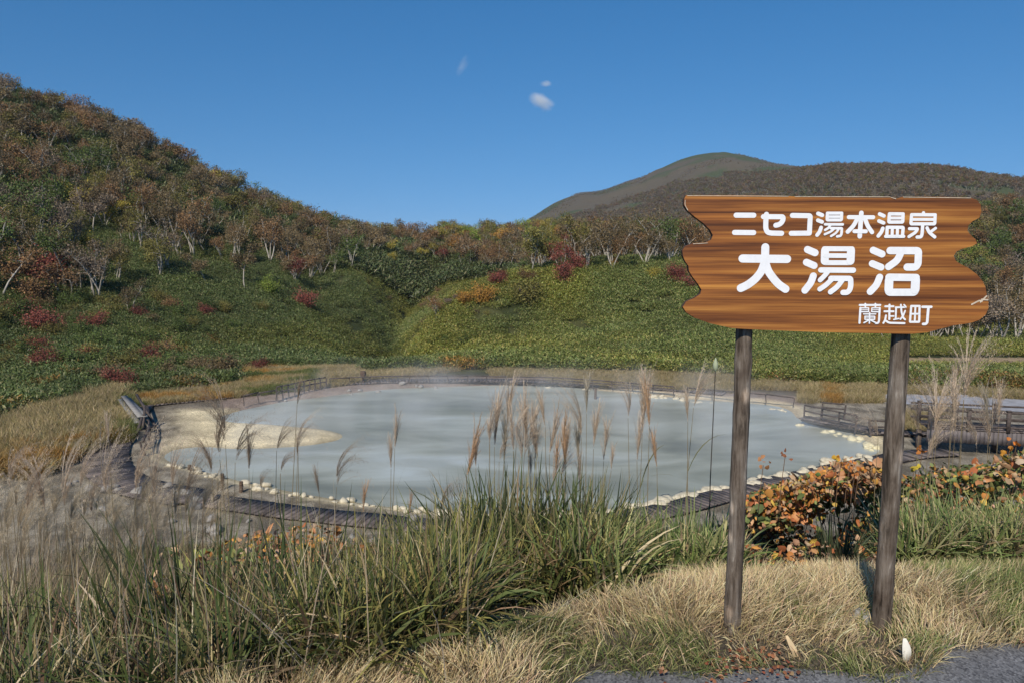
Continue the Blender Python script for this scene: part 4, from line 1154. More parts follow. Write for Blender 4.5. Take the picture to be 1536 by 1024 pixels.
# ------------------------------------------------------------ leafy autumn bushes
OR = [(.50, .20, .05), (.58, .28, .07), (.42, .14, .05), (.56, .32, .17), (.62, .40, .08), (.55, .26, .12)]
TN = [(.46, .31, .18), (.54, .38, .24), (.34, .19, .10)]
GN_ = [(.12, .16, .05), (.18, .21, .07), (.26, .26, .08), (.09, .12, .045)]
BN = [(.14, .07, .035), (.20, .09, .04), (.09, .05, .03)]
LT2 = LT * np.array([.62, 1.25, 2.2]); LT3 = LT * np.array([.9, .9, 3.5])
def leaves3(P, size, col, up, bias):
    k_ = rng.integers(0, 3, len(P)); size = np.broadcast_to(size, (len(P),)); out = []
    for i_, T_ in enumerate((LT, LT2, LT3)):
        q_ = k_ == i_
        if q_.any(): out.append(leaves(P[q_], size[q_], col[q_], up, T_, LF, bias))
    return join(out)
def leafy(label, cat, spec, top, n, size, d0, d1, low=870, stems=60):
    p_ = rng.uniform(spec[0], spec[1], n); d = rng.uniform(d0, d1, n)
    tp = np.interp(p_, [q[0] for q in top], [q[1] for q in top])
    u_ = rng.random(n) ** 1.25
    py_ = tp + (low - tp) * u_ + rng.normal(size=n) * 3
    rr = ray(p_, py_); k = d / rr[:, 1]; P = rr * k[:, None] + [0, 0, EYE]
    cn = fbm(P[:, 0] * 5, P[:, 2] * 5 + P[:, 1] * 3, 401)
    ok = (P[:, 2] > ground(P[:, 0], P[:, 1]) + .02) & (cn > .43) & (py_ > tp + 55 * (fbm(P[:, 0] * 3.5, P[:, 0] * 0 + 9, 403) - .35))
    P, p_, u_, cn = P[ok], p_[ok], u_[ok], cn[ok]; n = len(P)
    mixn = fbm(P[:, 0] * 2.3, P[:, 2] * 2.3, 402) + rng.normal(size=n) * .12
    col = pick(OR, n)
    g = mixn > .60 - .16 * spec[2]; col[g] = pick(GN_, g.sum())
    t_ = mixn < .40; col[t_] = pick(TN, t_.sum())
    b_ = (u_ > .45) & (rng.random(n) < .4); col[b_] = pick(BN, b_.sum())
    xm, ym = P[:, 0].mean(), P[:, 1].mean(); zm = float(ground(xm, ym))
    root = empty('shrub', (xm, ym, zm)); tag(root, label, cat, 'autumn shrubs along the bank')
    o3 = np.array([xm, ym, zm])
    V = leaves3(P - o3, size * np.clip(np.exp(rng.normal(size=n) * .38), .45, 1.8), col, .3, (-.1, -.3, .1))
    link(bpy.data.objects.new('foliage', np_mesh('foliage', V[0], V[1], [M_LEAF], V[2])), root)
    mb = MB()
    for q in rng.integers(n, size=stems):
        e = P[q] - o3; b0 = np.array([e[0] + rng.normal() * .15, e[1] + rng.normal() * .1, float(ground(P[q, 0], P[q, 1])) - zm - .03])
        t = np.linspace(0, 1, 6)[:, None]
        mid = (b0 + e) / 2 + rng.normal(size=3) * .06
        Q = (1 - t) ** 2 * b0 + 2 * t * (1 - t) * mid + t * t * e
        mb.tube(Q, np.linspace(.004, .0018, 6), 4, cap=False, col=(.16, .09, .06))
    mb.build('stems', M_STEM, root, usecol=True)
leafy('orange and brown leafy shrub between the two sign posts', 'shrub', (1105, 1345, 0), [(1105, 742), (1150, 722), (1200, 705), (1250, 692), (1300, 695), (1345, 690)], 11500, .04, 5.2, 6.3)
leafy('green and orange leafy shrub right of the right sign post', 'shrub', (1330, 1640, .6), [(1330, 722), (1380, 705), (1430, 690), (1480, 688), (1536, 668), (1640, 650)], 12500, .036, 4.8, 6.2)
leafy('small patch of orange and yellow leaves left of centre before the boardwalk', 'shrub', (330, 660, -.8), [(330, 800), (400, 785), (500, 790), (560, 800), (660, 810)], 1300, .034, 4.6, 5.6, 850, 40)
leafy('low dull green and orange leaves among the grass at lower left', 'shrub', (230, 520, .5), [(230, 820), (520, 820)], 900, .04, 3.8, 4.8, 900, 40)
leafy('pink-brown leaves right of the dark green clumps', 'shrub', (930, 1110, .6), [(930, 800), (1110, 770)], 900, .035, 4.5, 5.4, 870, 40)
leafy('dull orange leaves at the right edge above the dry grass', 'shrub', (1460, 1600, -.6), [(1460, 815), (1600, 800)], 350, .045, 4.25, 4.6, 860, 12)
leafy('low orange and tan leaves at the foot of the shadow between the sign posts', 'shrub', (1110, 1335, -.6), [(1110, 805), (1335, 800)], 650, .034, 4.0, 4.4, 872, 24)
# the bright spray that reaches up before the pond
P = []
for (q, w_, c_, d) in [(1262, 690, (.62, .25, .04), 4.9), (1275, 697, (.60, .22, .04), 4.9), (1283, 706, (.55, .20, .05), 4.9), (1255, 685, (.62, .36, .04), 4.9), (1290, 700, (.60, .22, .05), 4.9), (1178, 682, (.40, .16, .08), 5.0), (1145, 697, (.45, .22, .10), 5.0), (1384, 676, (.60, .22, .05), 5.0), (1372, 700, (.55, .42, .05), 5.0), (1515, 672, (.62, .26, .04), 5.2), (1525, 665, (.6, .2, .04), 5.2), (1505, 680, (.62, .3, .05), 5.2)]:
    P.append((on_y(q, w_, d), c_))
L0_ = np.array([p[0] for p in P]); L_ = np.repeat(L0_, 6, 0) + rng.normal(size=(len(L0_) * 6, 3)) * [.022, .02, .018]; LC_ = np.repeat(np.array([p[1] for p in P]), 6, 0) * rng.uniform(.6, 1.15, (len(L0_) * 6, 1)); root = empty('shrub_spray', (L_[0][0], L_[0][1], float(ground(L_[0][0], L_[0][1]))))
tag(root, 'single bright orange leaves on thin stems reaching above the shrubs at right', 'leafy stem')
o3 = np.array(root.location)
V = leaves(L_ - o3, rng.uniform(.018, .036, len(L_)), LC_, .2, bias=(0, -.4, .1)); link(bpy.data.objects.new('foliage', np_mesh('foliage', V[0], V[1], [M_LEAF], V[2])), root)
mb = MB()
for q in L0_: mb.tube([q - o3, q - o3 + [-.01, .02, -.2], q - o3 + [-.03, .0, -.5], q - o3 + [-.02, 0, -.9]], .0025, 4, cap=False, col=(.2, .12, .07))
mb.build('stems', M_STEM, root, usecol=True)

# ------------------------------------------------------------ plumed grass, each stalk by itself
def plume_mesh(seed, K=18, L=.25, spread=.28, side=0.0, bend=.9, stag=.10, tone=(.56, .47, .38)):
    r_ = np.random.default_rng(seed); P, h_, w_, ti, be, az, c_ = [], [], [], [], [], [], []
    parts = []
    for j in range(K):
        s0 = r_.uniform(0, stag); a_ = r_.normal() * .5 if side > 0 else r_.uniform(0, 6.28)
        ln = L * r_.uniform(.65, 1.05); t0 = abs(r_.normal()) * spread * .6 + spread * .25; b_ = bend * r_.uniform(.5, 1.3)
        m_n = 22; t = np.linspace(0, 1, m_n); ang = t0 + b_ * t ** 1.3
        X = np.cumsum(np.sin(ang)) * ln / m_n; Z = s0 + np.cumsum(np.cos(ang)) * ln / m_n
        C3 = np.stack([np.cos(a_) * X, np.sin(a_) * X, Z], -1)
        tn = np.asarray(tone) * r_.uniform(.8, 1.2)
        parts.append(blades(C3[:1], ln, .003, t0, b_, a_, tn * .7, tn * .8, S=6))
        q = np.repeat(C3, 3, 0) + r_.normal(size=(m_n * 3, 3)) * .0015
        n_ = len(q)
        parts.append(blades(q, r_.uniform(.010, .024, n_), .0036, np.repeat(ang, 3) + r_.normal(size=n_) * .55, 0, a_ + r_.normal(size=n_) * .5, tn * r_.uniform(.8, 1.2, (n_, 1)), tn * 1.15, S=1))
    V, F, Cc = join(parts)
    return np_mesh('plume', V, F, [M_PLUME], np.clip(Cc, 0, .9))
M_PLUME = m_attr('silky_plume', .7, .2, .35, tint=True)
PLU = [plume_mesh(400 + i, 26, .20, .13, 0, .3, stag=.15) for i in range(4)]            # upright, narrow
PLF = [plume_mesh(420 + i, 24, .32, .5, 1, 1.5) for i in range(4)]             # one-sided, drooping
PLW = [plume_mesh(440 + i, 26, .33, .42, 1, .8) for i in range(3)]             # wide, open
mb = MB(); mb.tube([(0, 0, 0), (.006, 0, .33), (0, .006, .66), (0, 0, 1)], [.0035, .003, .0025, .0015], 5, cap=False, col=(.24, .19, .11)); STALK = mb.mesh('stalk', M_STEM, usecol=True)
V = blades(np.zeros((1, 3)), .5, .011, .35, 1.6, 0, (.12, .13, .05), (.22, .19, .09), S=7); LEAFM = np_mesh('stalk_leaf', V[0], V[1], [M_LEAF], V[2])
def plume(px_, py_, d, kind, tone, scale, label, group, yaw=None, lean=0.0, leaf=False):
    """px, py: base of the plume"""
    p_ = on_y(px_, py_, d)
    x0 = p_[0] - lean; z0 = float(ground(x0, d)) - .02
    Hh = p_[2] - z0
    if Hh < .25: return
    root = empty('pampas_grass', (x0, d, z0), 0)
    tag(root, label, 'plumed grass', group, 'thing')
    ang = math.atan2(lean, Hh)
    root.rotation_euler = (rng.normal() * .02, ang, 0)
    Ls = math.hypot(lean, Hh)
    s_ = bpy.data.objects.new('stalk', STALK); link(s_, root); s_.scale = (1, 1, Ls)
    ms = {'u': PLU, 'f': PLF, 'w': PLW}[kind]
    q = bpy.data.objects.new('plume', ms[rng.integers(len(ms))]); link(q, root); q.location = (0, 0, Ls)
    q.rotation_euler = (0, rng.normal() * .08, (rng.normal() * .3 if yaw is None else yaw)); q.scale = (scale * 1.15, scale * 1.15, scale * 1.25)
    q['tint'] = [float(v) for v in tone]
    if leaf:
        l_ = bpy.data.objects.new('leaf', LEAFM); link(l_, root); l_.location = (0, 0, Ls * rng.uniform(.4, .7)); l_.rotation_euler = (0, 0, rng.uniform(0, 6.28))
T0, TG, TO_, TD = (1.2, 1.16, 1.08), (.95, 1, .95), (1.12, .9, .68), (.72, .66, .58)
gM, gL, gR = 'plumed stalks before the middle of the pond', 'plumed stalks on the left', 'plumed stalks at the right'
for (a_, b_, k_, t_, s_, yaw, lean, lab) in [
    (592, 672, 'u', T0, 1.0, None, .02, 'slender upright plume on a tall dark stalk left of the others before the pond'),
    (701, 712, 'u', TO_, 1.0, None, 0, 'orange-tinted upright plume before the middle of the pond'),
    (714, 700, 'u', T0, .6, None, -.03, 'thin pale plume beside the orange-tinted one'),
    (742, 668, 'u', T0, 1.1, None, 0, 'leftmost tall plume of the bunch before mid pond'), (757, 690, 'u', TG, .9, None, .02, None), (770, 672, 'u', T0, 1.0, None, 0, None),
    (783, 690, 'w', T0, .8, 3.1, 0, None), (792, 668, 'u', T0, 1.1, None, 0, None), (803, 690, 'u', TG, .9, None, .02, None), (824, 680, 'u', T0, 1.0, None, 0, None), (848, 700, 'u', TO_, .85, None, 0, None),
    (872, 655, 'w', T0, 1.0, 3.2, 0, None), (868, 695, 'u', TG, .9, None, 0, None), (890, 672, 'u', T0, 1.0, None, -.02, None), (905, 690, 'u', T0, .8, None, .03, None), (833, 712, 'u', TO_, .7, None, 0, None),
    (943, 628, 'w', T0, .75, 2.9, 0, 'tall open plume before the far shore, left of its twin'), (963, 650, 'u', T0, 1.1, None, 0, None), (975, 640, 'u', TO_, .9, None, 0, None), (985, 700, 'u', TO_, .8, None, 0, None),
    (955, 690, 'u', T0, .9, None, .02, None), (1042, 612, 'w', T0, .7, .2, .03, 'tall plume left of the left sign post reaching the far bank'), (1030, 630, 'u', T0, .7, None, 0, None),
    (760, 640, 'u', T0, .9, None, .03, None), (818, 640, 'u', T0, .7, None, .02, None), (880, 620, 'u', TG, .8, None, 0, None),
    (545, 768, 'u', TO_, .55, None, 0, None), (614, 768, 'u', TO_, .55, None, 0, None), (660, 775, 'f', TD, .7, .2, 0, None), (588, 700, 'u', T0, .6, None, 0, None)]:
    if lab is None: lab = 'pale upright plume in the bunch before the middle of the pond' if a_ < 930 and t_ != TO_ else 'small orange-tinted plume before the right half of the pond' if t_ == TO_ and a_ > 930 else 'small orange-tinted plume before the middle of the pond' if t_ == TO_ else 'pale plume in the bunch left of the left sign post'
    s_ *= rng.uniform(.8, 1.2); lean = lean + rng.normal() * .045
    plume(a_, b_, rng.uniform(4.5, 5.2), k_, t_, s_, lab, (gM + ('' if a_ < 930 else ', right bunch')) if t_ != TO_ else 'orange-tinted plumes before the ' + ('right half' if a_ > 930 else 'middle'), yaw, lean, leaf=rng.random() < .5)
for (a_, b_, k_, t_, s_, yaw, lean, lab) in [
    (328, 690, 'f', TD, 1.1, 0, -.1, 'dark drooping plume, left one of the big trio before the sand spit'), (340, 665, 'f', TD, 1.15, 3.1, .0, 'dark drooping plume, middle and tallest of the big trio before the sand spit'), (350, 695, 'f', TD, 1.0, 0, .1, 'dark drooping plume, right one of the big trio before the sand spit'),
    (318, 715, 'f', TD, .8, 3.1, -.05, None), (372, 705, 'u', TD, .8, None, .05, None),
    (415, 675, 'f', TD, .7, .1, .12, 'small drooping plume before the tip of the sand spit'), (448, 672, 'f', T0, .75, .1, .05, 'small drooping plume before the tip of the spit, the paler right one'),
    (395, 735, 'f', TD, .5, 0, .05, None), (425, 705, 'f', TD, .5, 0, .08, None), (505, 730, 'f', TD, .95, 0, .15, 'slanting drooping plume right of the sand spit'), (480, 740, 'u', TD, .5, None, .04, None), (440, 690, 'u', TD, .4, None, .08, None),
    (440, 610, 'u', TD, .5, None, .16, None), (160, 665, 'u', T0, .55, None, 0, 'small white-topped plume standing before the left boardwalk'),
    (120, 735, 'w', T0, .9, .2, .0, None), (172, 735, 'w', T0, 1.0, .3, .05, None), (205, 740, 'w', T0, 1.05, .2, .04, None), (235, 745, 'w', T0, 1.0, .3, .06, None), (255, 735, 'w', T0, .9, .1, .1, None),
    (70, 770, 'w', T0, .9, 3.0, 0, None), (95, 765, 'w', T0, 1.1, .3, 0, None), (40, 775, 'w', T0, 1.0, .3, 0, None), (5, 720, 'w', T0, 1.1, 2.9, 0, None), (20, 740, 'f', T0, 1.0, 0, 0, None), (140, 780, 'f', T0, 1.0, 0, 0, None), (285, 740, 'w', TD, .8, .3, .05, None)]:
    if lab is None: lab = 'dark drooping plume before the left half of the pond' if t_ == TD else 'pale silky plume among those at the left'
    plume(a_, b_, rng.uniform(4.3, 5.0), k_, t_, s_, lab, gL + (' with dark heads' if t_ == TD else ' with pale heads'), yaw, lean, leaf=rng.random() < .4)
for (a_, b_, k_, t_, s_, yaw, lean, lab) in [
    (1424, 600, 'u', T0, .9, None, -.04, 'left of the three highest plumes right of the right post'), (1447, 600, 'w', T0, .95, 2.9, 0, 'middle of the three highest plumes right of the right post'), (1452, 600, 'w', T0, 1.25, .0, 0, 'widest arching plume of the three right of the right post'),
    (1405, 655, 'w', T0, 1.1, 2.8, 0, None), (1402, 648, 'w', T0, 1.0, .3, 0, None), (1428, 650, 'u', T0, 1.2, None, 0, None), (1432, 655, 'w', T0, 1.1, 3.0, 0, None), (1466, 675, 'f', T0, .95, 3.1, -.0, 'plume leaning left over the dark gap under the bridge'),
    (1488, 670, 'w', T0, 1.0, 3.0, 0, None), (1492, 640, 'u', TG, .9, None, 0, None), (1375, 650, 'w', T0, .8, 2.9, 0, None), (1317, 655, 'f', T0, .7, 3.1, .0, 'plume leaning left just before the right sign post'), (1390, 690, 'w', T0, .9, .2, 0, None), (1500, 640, 'u', T0, .9, None, 0, None)]:
    plume(a_, b_, rng.uniform(4.9, 5.6), k_, t_, s_, lab or 'silky plume in the bunch before the bridge', gR if lab is None else None, yaw, lean, leaf=rng.random() < .4)
for i in range(18):
    a_, b_ = rng.normal(830, 70), rng.uniform(650, 740)
    if a_ > 925: continue
    plume(a_, b_, rng.uniform(4.6, 5.6), 'uwuf'[i % 4], T0, rng.uniform(.5, 1.0), 'pale upright plume in the bunch before the middle of the pond', gM, None, rng.normal() * .07)
# the pale mass of plumes low on the left
for i in range(110):
    a_ = rng.uniform(-60, 330); b_ = rng.uniform(755, 858) - max(0, a_ - 150) * .05
    plume(a_, b_, rng.uniform(4.4, 6.4), 'wfw'[i % 3], np.array((1.22, 1.22, 1.08)) * rng.uniform(.75, 1.1), rng.uniform(.55, .85), 'pale silky plume in the dense mass at lower left', 'dense mass of pale plumes at lower left', None, rng.normal() * .08)
# slender green bud on a wire-thin stalk left of the left post
p_ = on_y(1073, 556, 4.6); z0 = float(ground(p_[0], 4.6)); root = empty('flower_stalk', (p_[0], 4.6, z0)); tag(root, 'closed pale green bud on a thin dark stalk beside the left sign post', 'flower')
mb = MB(); Hh = p_[2] - z0; mb.tube([(0, 0, 0), (-.01, 0, Hh * .5), (0, 0, Hh)], [.004, .0035, .003], 5, col=(.07, .06, .05)); mb.build('stalk', M_STEM, root, usecol=True)
mb = MB(); mb.tube([(0, 0, Hh), (0, 0, Hh + .02), (0, 0, Hh + .05), (0, 0, Hh + .085)], [.004, .017, .016, .003], 8, col=(.38, .42, .28)); mb.build('bud', M_STEM, root, True, usecol=True)

# long bare stalks with one curved leaf, before the pond
for (a0_, b0_, a1_, b1_, lab) in [(587, 760, 625, 663, 'dark blade leaning right over the pond from the tall slender plume'), (935, 775, 965, 700, 'dark curved blade before the near right shore'), (815, 760, 830, 720, 'short dark blade rising above the middle clumps')]:
    p0_, p1_ = on_y(a0_, b0_, 4.3), on_y(a1_, b1_, 4.3); d_ = p1_ - p0_; ln = np.linalg.norm(d_)
    V = blades(np.zeros((1, 3)), ln * 1.03, .012, math.atan2(d_[0], d_[2]) - .1, .25, 0, (.07, .08, .04), (.10, .08, .05), S=6)
    o_ = link(bpy.data.objects.new('reed', np_mesh('reed', V[0], V[1], [M_LEAF], V[2]))); o_.location = p0_; tag(o_, lab, 'reed', None, 'thing')

# ------------------------------------------------------------ the sign
YS = 2.93
OUT = [(90,40),(300,40),(560,44),(580,46),(900,46),(1030,48),(1060,56),(1085,48),(1250,48),(1400,52),(1430,62),(1448,85),(1450,120),(1440,145),(1410,160),(1390,180),(1386,205),(1402,225),(1425,245),(1430,262),(1410,275),(1360,288),(1335,300),(1323,320),(1330,340),(1350,355),(1390,375),(1430,405),(1455,435),(1470,465),(1475,500),(1483,530),(1483,560),(1470,590),(1440,615),(1400,628),(1320,640),(1250,658),(1200,672),(1130,678),(1000,676),(700,670),(400,658),(300,652),(200,630),(130,605),(90,580),(74,555),(90,530),(130,512),(155,495),(160,475),(145,450),(118,415),(103,390),(100,365),(85,345),(75,320),(72,295),(85,275),(120,262),(180,258),(205,245),(213,225),(200,200),(170,170),(130,140),(95,110),(80,85),(80,58)]
po = on_y([1000 + a_ / 3.072 for a_, b_ in OUT], [280 + b_ / 3.072 for a_, b_ in OUT], YS)
oc = po.mean(0); oc[1] = YS
root = empty('signboard', (oc[0], YS + .06, 0)); tag(root, 'wavy-edged brown wooden sign with white Japanese lettering on two log posts', 'sign')
ro = np.array([oc[0], YS + .06, 0])
import bmesh
bm = bmesh.new(); TH = .028
fr_ = [bm.verts.new(p - ro) for p in po]; bk = [bm.verts.new(p - ro + np.array([0, TH, 0])) for p in po]
ff = bm.faces.new(fr_); bm.faces.new(bk[::-1]).material_index = 1
for i in range(len(fr_)):
    j = (i + 1) % len(fr_); bm.faces.new([fr_[j], fr_[i], bk[i], bk[j]]).material_index = 1
bmesh.ops.recalc_face_normals(bm, faces=bm.faces)
me = bpy.data.meshes.new('board'); bm.to_mesh(me); bm.free()
m, nt, b = mat('varnished_sign_wood', .55, .3)
ga = noise(nt, 1.0, mapscale=(.7, 1, 34), detail=8, rough=.62, dist=.35)
gb = noise(nt, 1.0, mapscale=(.35, 1, 9), detail=3, dist=.2)
gc = noise(nt, 1.0, mapscale=(2.5, 1, 130), detail=4)
ra = ramp(nt, ga.outputs[0], [(.30, (.055, .019, .008)), (.41, (.145, .05, .015)), (.51, (.275, .102, .024)), (.65, (.45, .20, .045))])
rb = ramp(nt, gb.outputs[0], [(.3, (.62, .55, .55)), (.5, (1, 1, 1)), (.7, (1.25, 1.2, 1.1))])
rc = ramp(nt, gc.outputs[0], [(.35, (.82, .8, .8)), (.6, (1.06, 1.06, 1.06))])
c = mix(nt, ra.outputs[0], rb.outputs[0], 1.0, 'MULTIPLY'); c = mix(nt, c, rc.outputs[0], 1.0, 'MULTIPLY')
nt.links.new(c, b.inputs['Base Color']); bump(nt, b, gc.outputs[0], .08, .002)
me.materials.append(m); me.materials.append(m_flat('cut_board_edge', (.03, .018, .012), (.10, .06, .04), 30))
board = link(bpy.data.objects.new('board', me), root)
# pale chipped line along the top edge and the scratch near the right tip
M_CHIP = m_flat('bare_chipped_wood', (.45, .36, .26), (.65, .56, .44), 60)
def stroke(mb, pts, w, y, half=None, rnd=True):
    """flat stroke with round ends in the board plane; pts in metres (x, z)"""
    pts = np.asarray(pts, float); n_ = len(pts)
    # densify with a soft curve through the points
    if n_ > 2:
        Q = [pts[0]]
        for k in range(1, n_ - 1):
            a_, b_, c_ = pts[k - 1], pts[k], pts[k + 1]
            v1, v2 = a_ - b_, c_ - b_; l1, l2 = np.linalg.norm(v1), np.linalg.norm(v2)
            cosang = (v1 @ v2) / (l1 * l2)
            cut = min(l1, l2) * .45 if cosang < -.3 else min(l1, l2, w * .7) * .45
            s_, e_ = b_ + v1 / l1 * cut, b_ + v2 / l2 * cut
            for t in np.linspace(0, 1, 7): Q.append((1 - t) ** 2 * s_ + 2 * t * (1 - t) * b_ + t * t * e_)
        Q.append(pts[-1]); pts = np.array(Q)
    T = np.gradient(pts, axis=0); T /= np.linalg.norm(T, axis=1)[:, None] + 1e-12
    Nn = np.stack([-T[:, 1], T[:, 0]], -1) * w / 2
    L_, R_ = pts + Nn, pts - Nn
    ring = []
    def cap(c_, t_, s_):
        a0 = math.atan2(t_[1], t_[0]); return [c_ + w / 2 * np.array([cos(a0 + q), sin(a0 + q)]) for q in s_]
    e = cap(pts[-1], T[-1], np.linspace(pi / 2, -pi / 2, 9)[1:-1]); s0 = cap(pts[0], T[0], np.linspace(-pi / 2, -3 * pi / 2, 9)[1:-1])
    V2, F2 = [], []
    n_ = len(pts)
    V2 = [*L_, *R_, *e, *s0]
    dy = np.concatenate([np.linspace(0, 1, n_), np.linspace(0, 1, n_), np.full(7, 1.), np.full(7, 0.)]) * -.00022
    V3 = np.array([[q[0], y + w__, q[1]] for q, w__ in zip(V2, dy)])
    for k in range(n_ - 1): F2.append([k, k + 1, n_ + k + 1, n_ + k])
    mb.add(V3, F2)
    ee = [n_ - 1] + list(range(2 * n_, 2 * n_ + 7)) + [2 * n_ - 1]
    ss = [n_] + list(range(2 * n_ + 7, 2 * n_ + 14)) + [0]
    tri = [[ee[0], ee[k], ee[k + 1]] for k in range(1, len(ee) - 1)] + [[ss[0], ss[k], ss[k + 1]] for k in range(1, len(ss) - 1)]
    mb.add(V3, tri)
M_PAINT = m_flat('white_sign_paint', (.74, .75, .77), (.82, .83, .85), 40, .5, .05, .001)
SC = {'A': (1090, 310, 9.6), 'B': (1250, 310, 9.6), 'C': (1100, 360, 10.24), 'D': (1240, 360, 10.24), 'E': (1280, 450, 12.8)}
GL = [
 ('A', [([(135,127),(390,128)],70),([(112,375),(388,378)],70)]),
 ('A', [([(528,148),(812,150),(812,195),(785,240),(745,265),(706,272)],68),([(572,115),(562,215),(562,320),(585,372),(640,385),(790,388)],70)]),
 ('A', [([(945,130),(1203,135),(1190,385)],68),([(1190,385),(928,388)],68)]),
 ('A', [([(1315,103),(1375,127)],54),([(1312,200),(1372,224)],52),([(1358,305),(1335,370),(1300,412)],52),([(1447,98),(1655,98),(1650,196),(1443,196),(1447,98),(1655,98)],42),([(1450,148),(1650,148)],36),([(1415,258),(1668,260)],36),([(1495,314),(1655,316),(1650,395),(1635,425),(1588,432)],36),([(1490,268),(1462,312),(1413,340)],34),([(1545,320),(1495,365),(1408,402)],32),([(1610,325),(1570,385),(1498,428)],32)]),
 ('B', [([(222,155),(572,157)],56),([(402,95),(378,430)],64),([(345,175),(290,280),(205,365)],58),([(452,175),(490,280),(555,372)],58),([(300,358),(465,360)],54)]),
 ('B', [([(665,110),(727,138)],50),([(655,210),(722,238)],50),([(710,318),(690,370),(645,425)],52),([(805,108),(1002,110),(996,226),(795,226),(805,108),(1002,110)],46),([(800,168),(998,168)],40),([(772,302),(1002,303),(990,428)],46),([(772,302),(765,428)],46),([(748,432),(1008,432)],44),([(845,310),(840,425)],42),([(918,310),(914,425)],42)]),
 ('B', [([(1297,92),(1290,112)],44),([(1125,120),(1465,122),(1458,252),(1115,252),(1125,120),(1465,122)],44),([(1122,188),(1460,188)],40),([(1285,255),(1275,400),(1260,440),(1203,442)],46),([(1093,322),(1212,322),(1180,375),(1085,435)],44),([(1468,315),(1400,365)],40),([(1345,310),(1375,375),(1455,440)],46)]),
 ('C', [([(140,288),(825,296)],120),([(490,115),(486,330),(430,490),(330,610),(215,695),(112,742)],118),([(486,330),(530,480),(630,615),(700,690),(800,756)],116)]),
 ('C', [([(1137,150),(1255,200)],104),([(1120,345),(1240,397)],102),([(1227,555),(1190,660),(1097,775)],104)] + [([(x_ + 1434, y_) for x_, y_ in s_], w_) for s_, w_ in
    [([(-40,138),(388,140),(378,352),(-50,352),(-40,138),(388,140)],72),([(-28,165),(-33,325)],118),([(370,165),(362,325)],118),([(-20,243),(360,245)],68),([(-95,464),(405,468)],80),([(60,592),(362,594),(366,700),(350,768),(312,808),(245,808)],80),([(20,478),(-35,550),(-106,618)],72),([(80,600),(-20,698),(-112,757)],74),([(235,615),(160,720),(52,800)],78)]]),
 ('D', [([(712,160),(850,220)],102),([(697,365),(835,422)],100),([(812,575),(765,695),(667,795)],104),([(970,166),(1408,168),(1400,370),(1365,420),(1232,420)],108),([(1140,190),(1085,315),(947,413)],106),([(952,575),(1370,580),(1355,806),(942,806),(952,575),(1370,580)],108),([(955,620),(948,760)],128),([(1360,620),(1352,760)],132)]),
 ('E', [([(122,100),(515,100)],36),([(228,78),(228,125)],34),([(420,78),(420,125)],34),([(133,155),(115,440)],38),([(130,155),(290,155),(288,228),(130,228)],22),([(140,192),(285,192)],14),([(500,155),(350,155),(345,228),(495,230)],22),([(352,192),(490,192)],14),([(500,155),(485,410),(465,445),(422,445)],36),([(190,270),(422,270)],22),([(306,245),(300,445)],26),([(215,315),(402,315),(400,375),(213,375),(215,315)],22),([(215,345),(400,345)],12),([(280,390),(195,437)],26),([(330,390),(412,432)],26)]),
 ('E', [([(612,125),(768,125)],34),([(692,95),(688,370)],36),([(595,220),(768,220)],34),([(690,310),(770,310)],28),([(622,300),(605,390),(572,443)],34),([(612,395),(680,440),(975,447)],36),([(808,145),(1000,140)],32),([(815,145),(805,365)],32),([(770,377),(865,358)],26),([(905,95),(918,250),(955,350),(985,376)],32),([(985,210),(950,300),(895,370)],30),([(965,95),(995,130)],28)]),
 ('E', [([(1110,120),(1270,120),(1262,422),(1085,422),(1110,120),(1270,120)],38),([(1190,125),(1175,422)],32),([(1105,268),(1262,268)],32),([(1325,135),(1492,135)],44),([(1437,140),(1412,435),(1385,462),(1335,462)],46)]),
]
for key, strokes in GL:
    X0, Y0, s_ = SC[key]; mb = MB()
    for k, (pts, w_) in enumerate(strokes):
        q = on_y([X0 + p[0] / s_ for p in pts], [Y0 + p[1] / s_ for p in pts], YS) - ro
        stroke(mb, q[:, [0, 2]], w_ / s_ * YS / 1100 * (1.1 if key == 'E' else 1.03), -.06 - .0006 - .00028 * k)
    mb.build('letter', M_PAINT, board)
mb = MB()
for seg in [[(1405,543),(1440,525),(1452,528)],[(1445,532),(1472,505)],[(1450,520),(1478,522)]]:
    q = on_y([1000 + p[0] / 3.072 for p in seg], [280 + p[1] / 3.072 for p in seg], YS) - ro; stroke(mb, q[:, [0, 2]], .006, -.0615 - .0002 * len(mb.V))
for seg in [[(95,41),(560,44)],[(590,45.5),(1028,47)],[(1090,48),(1400,52)],[(1032,49),(1055,56)],[(85,62),(83,84),(97,108)],[(188,259),(122,263)]]:
    q = on_y([1000 + p[0] / 3.072 for p in seg], [280 + (p[1] + 1.5) / 3.072 for p in seg], YS) - ro; stroke(mb, q[:, [0, 2]], .0022, -.061 - .0001 * len(mb.V))
mb.build('chipped_edge', M_CHIP, board)
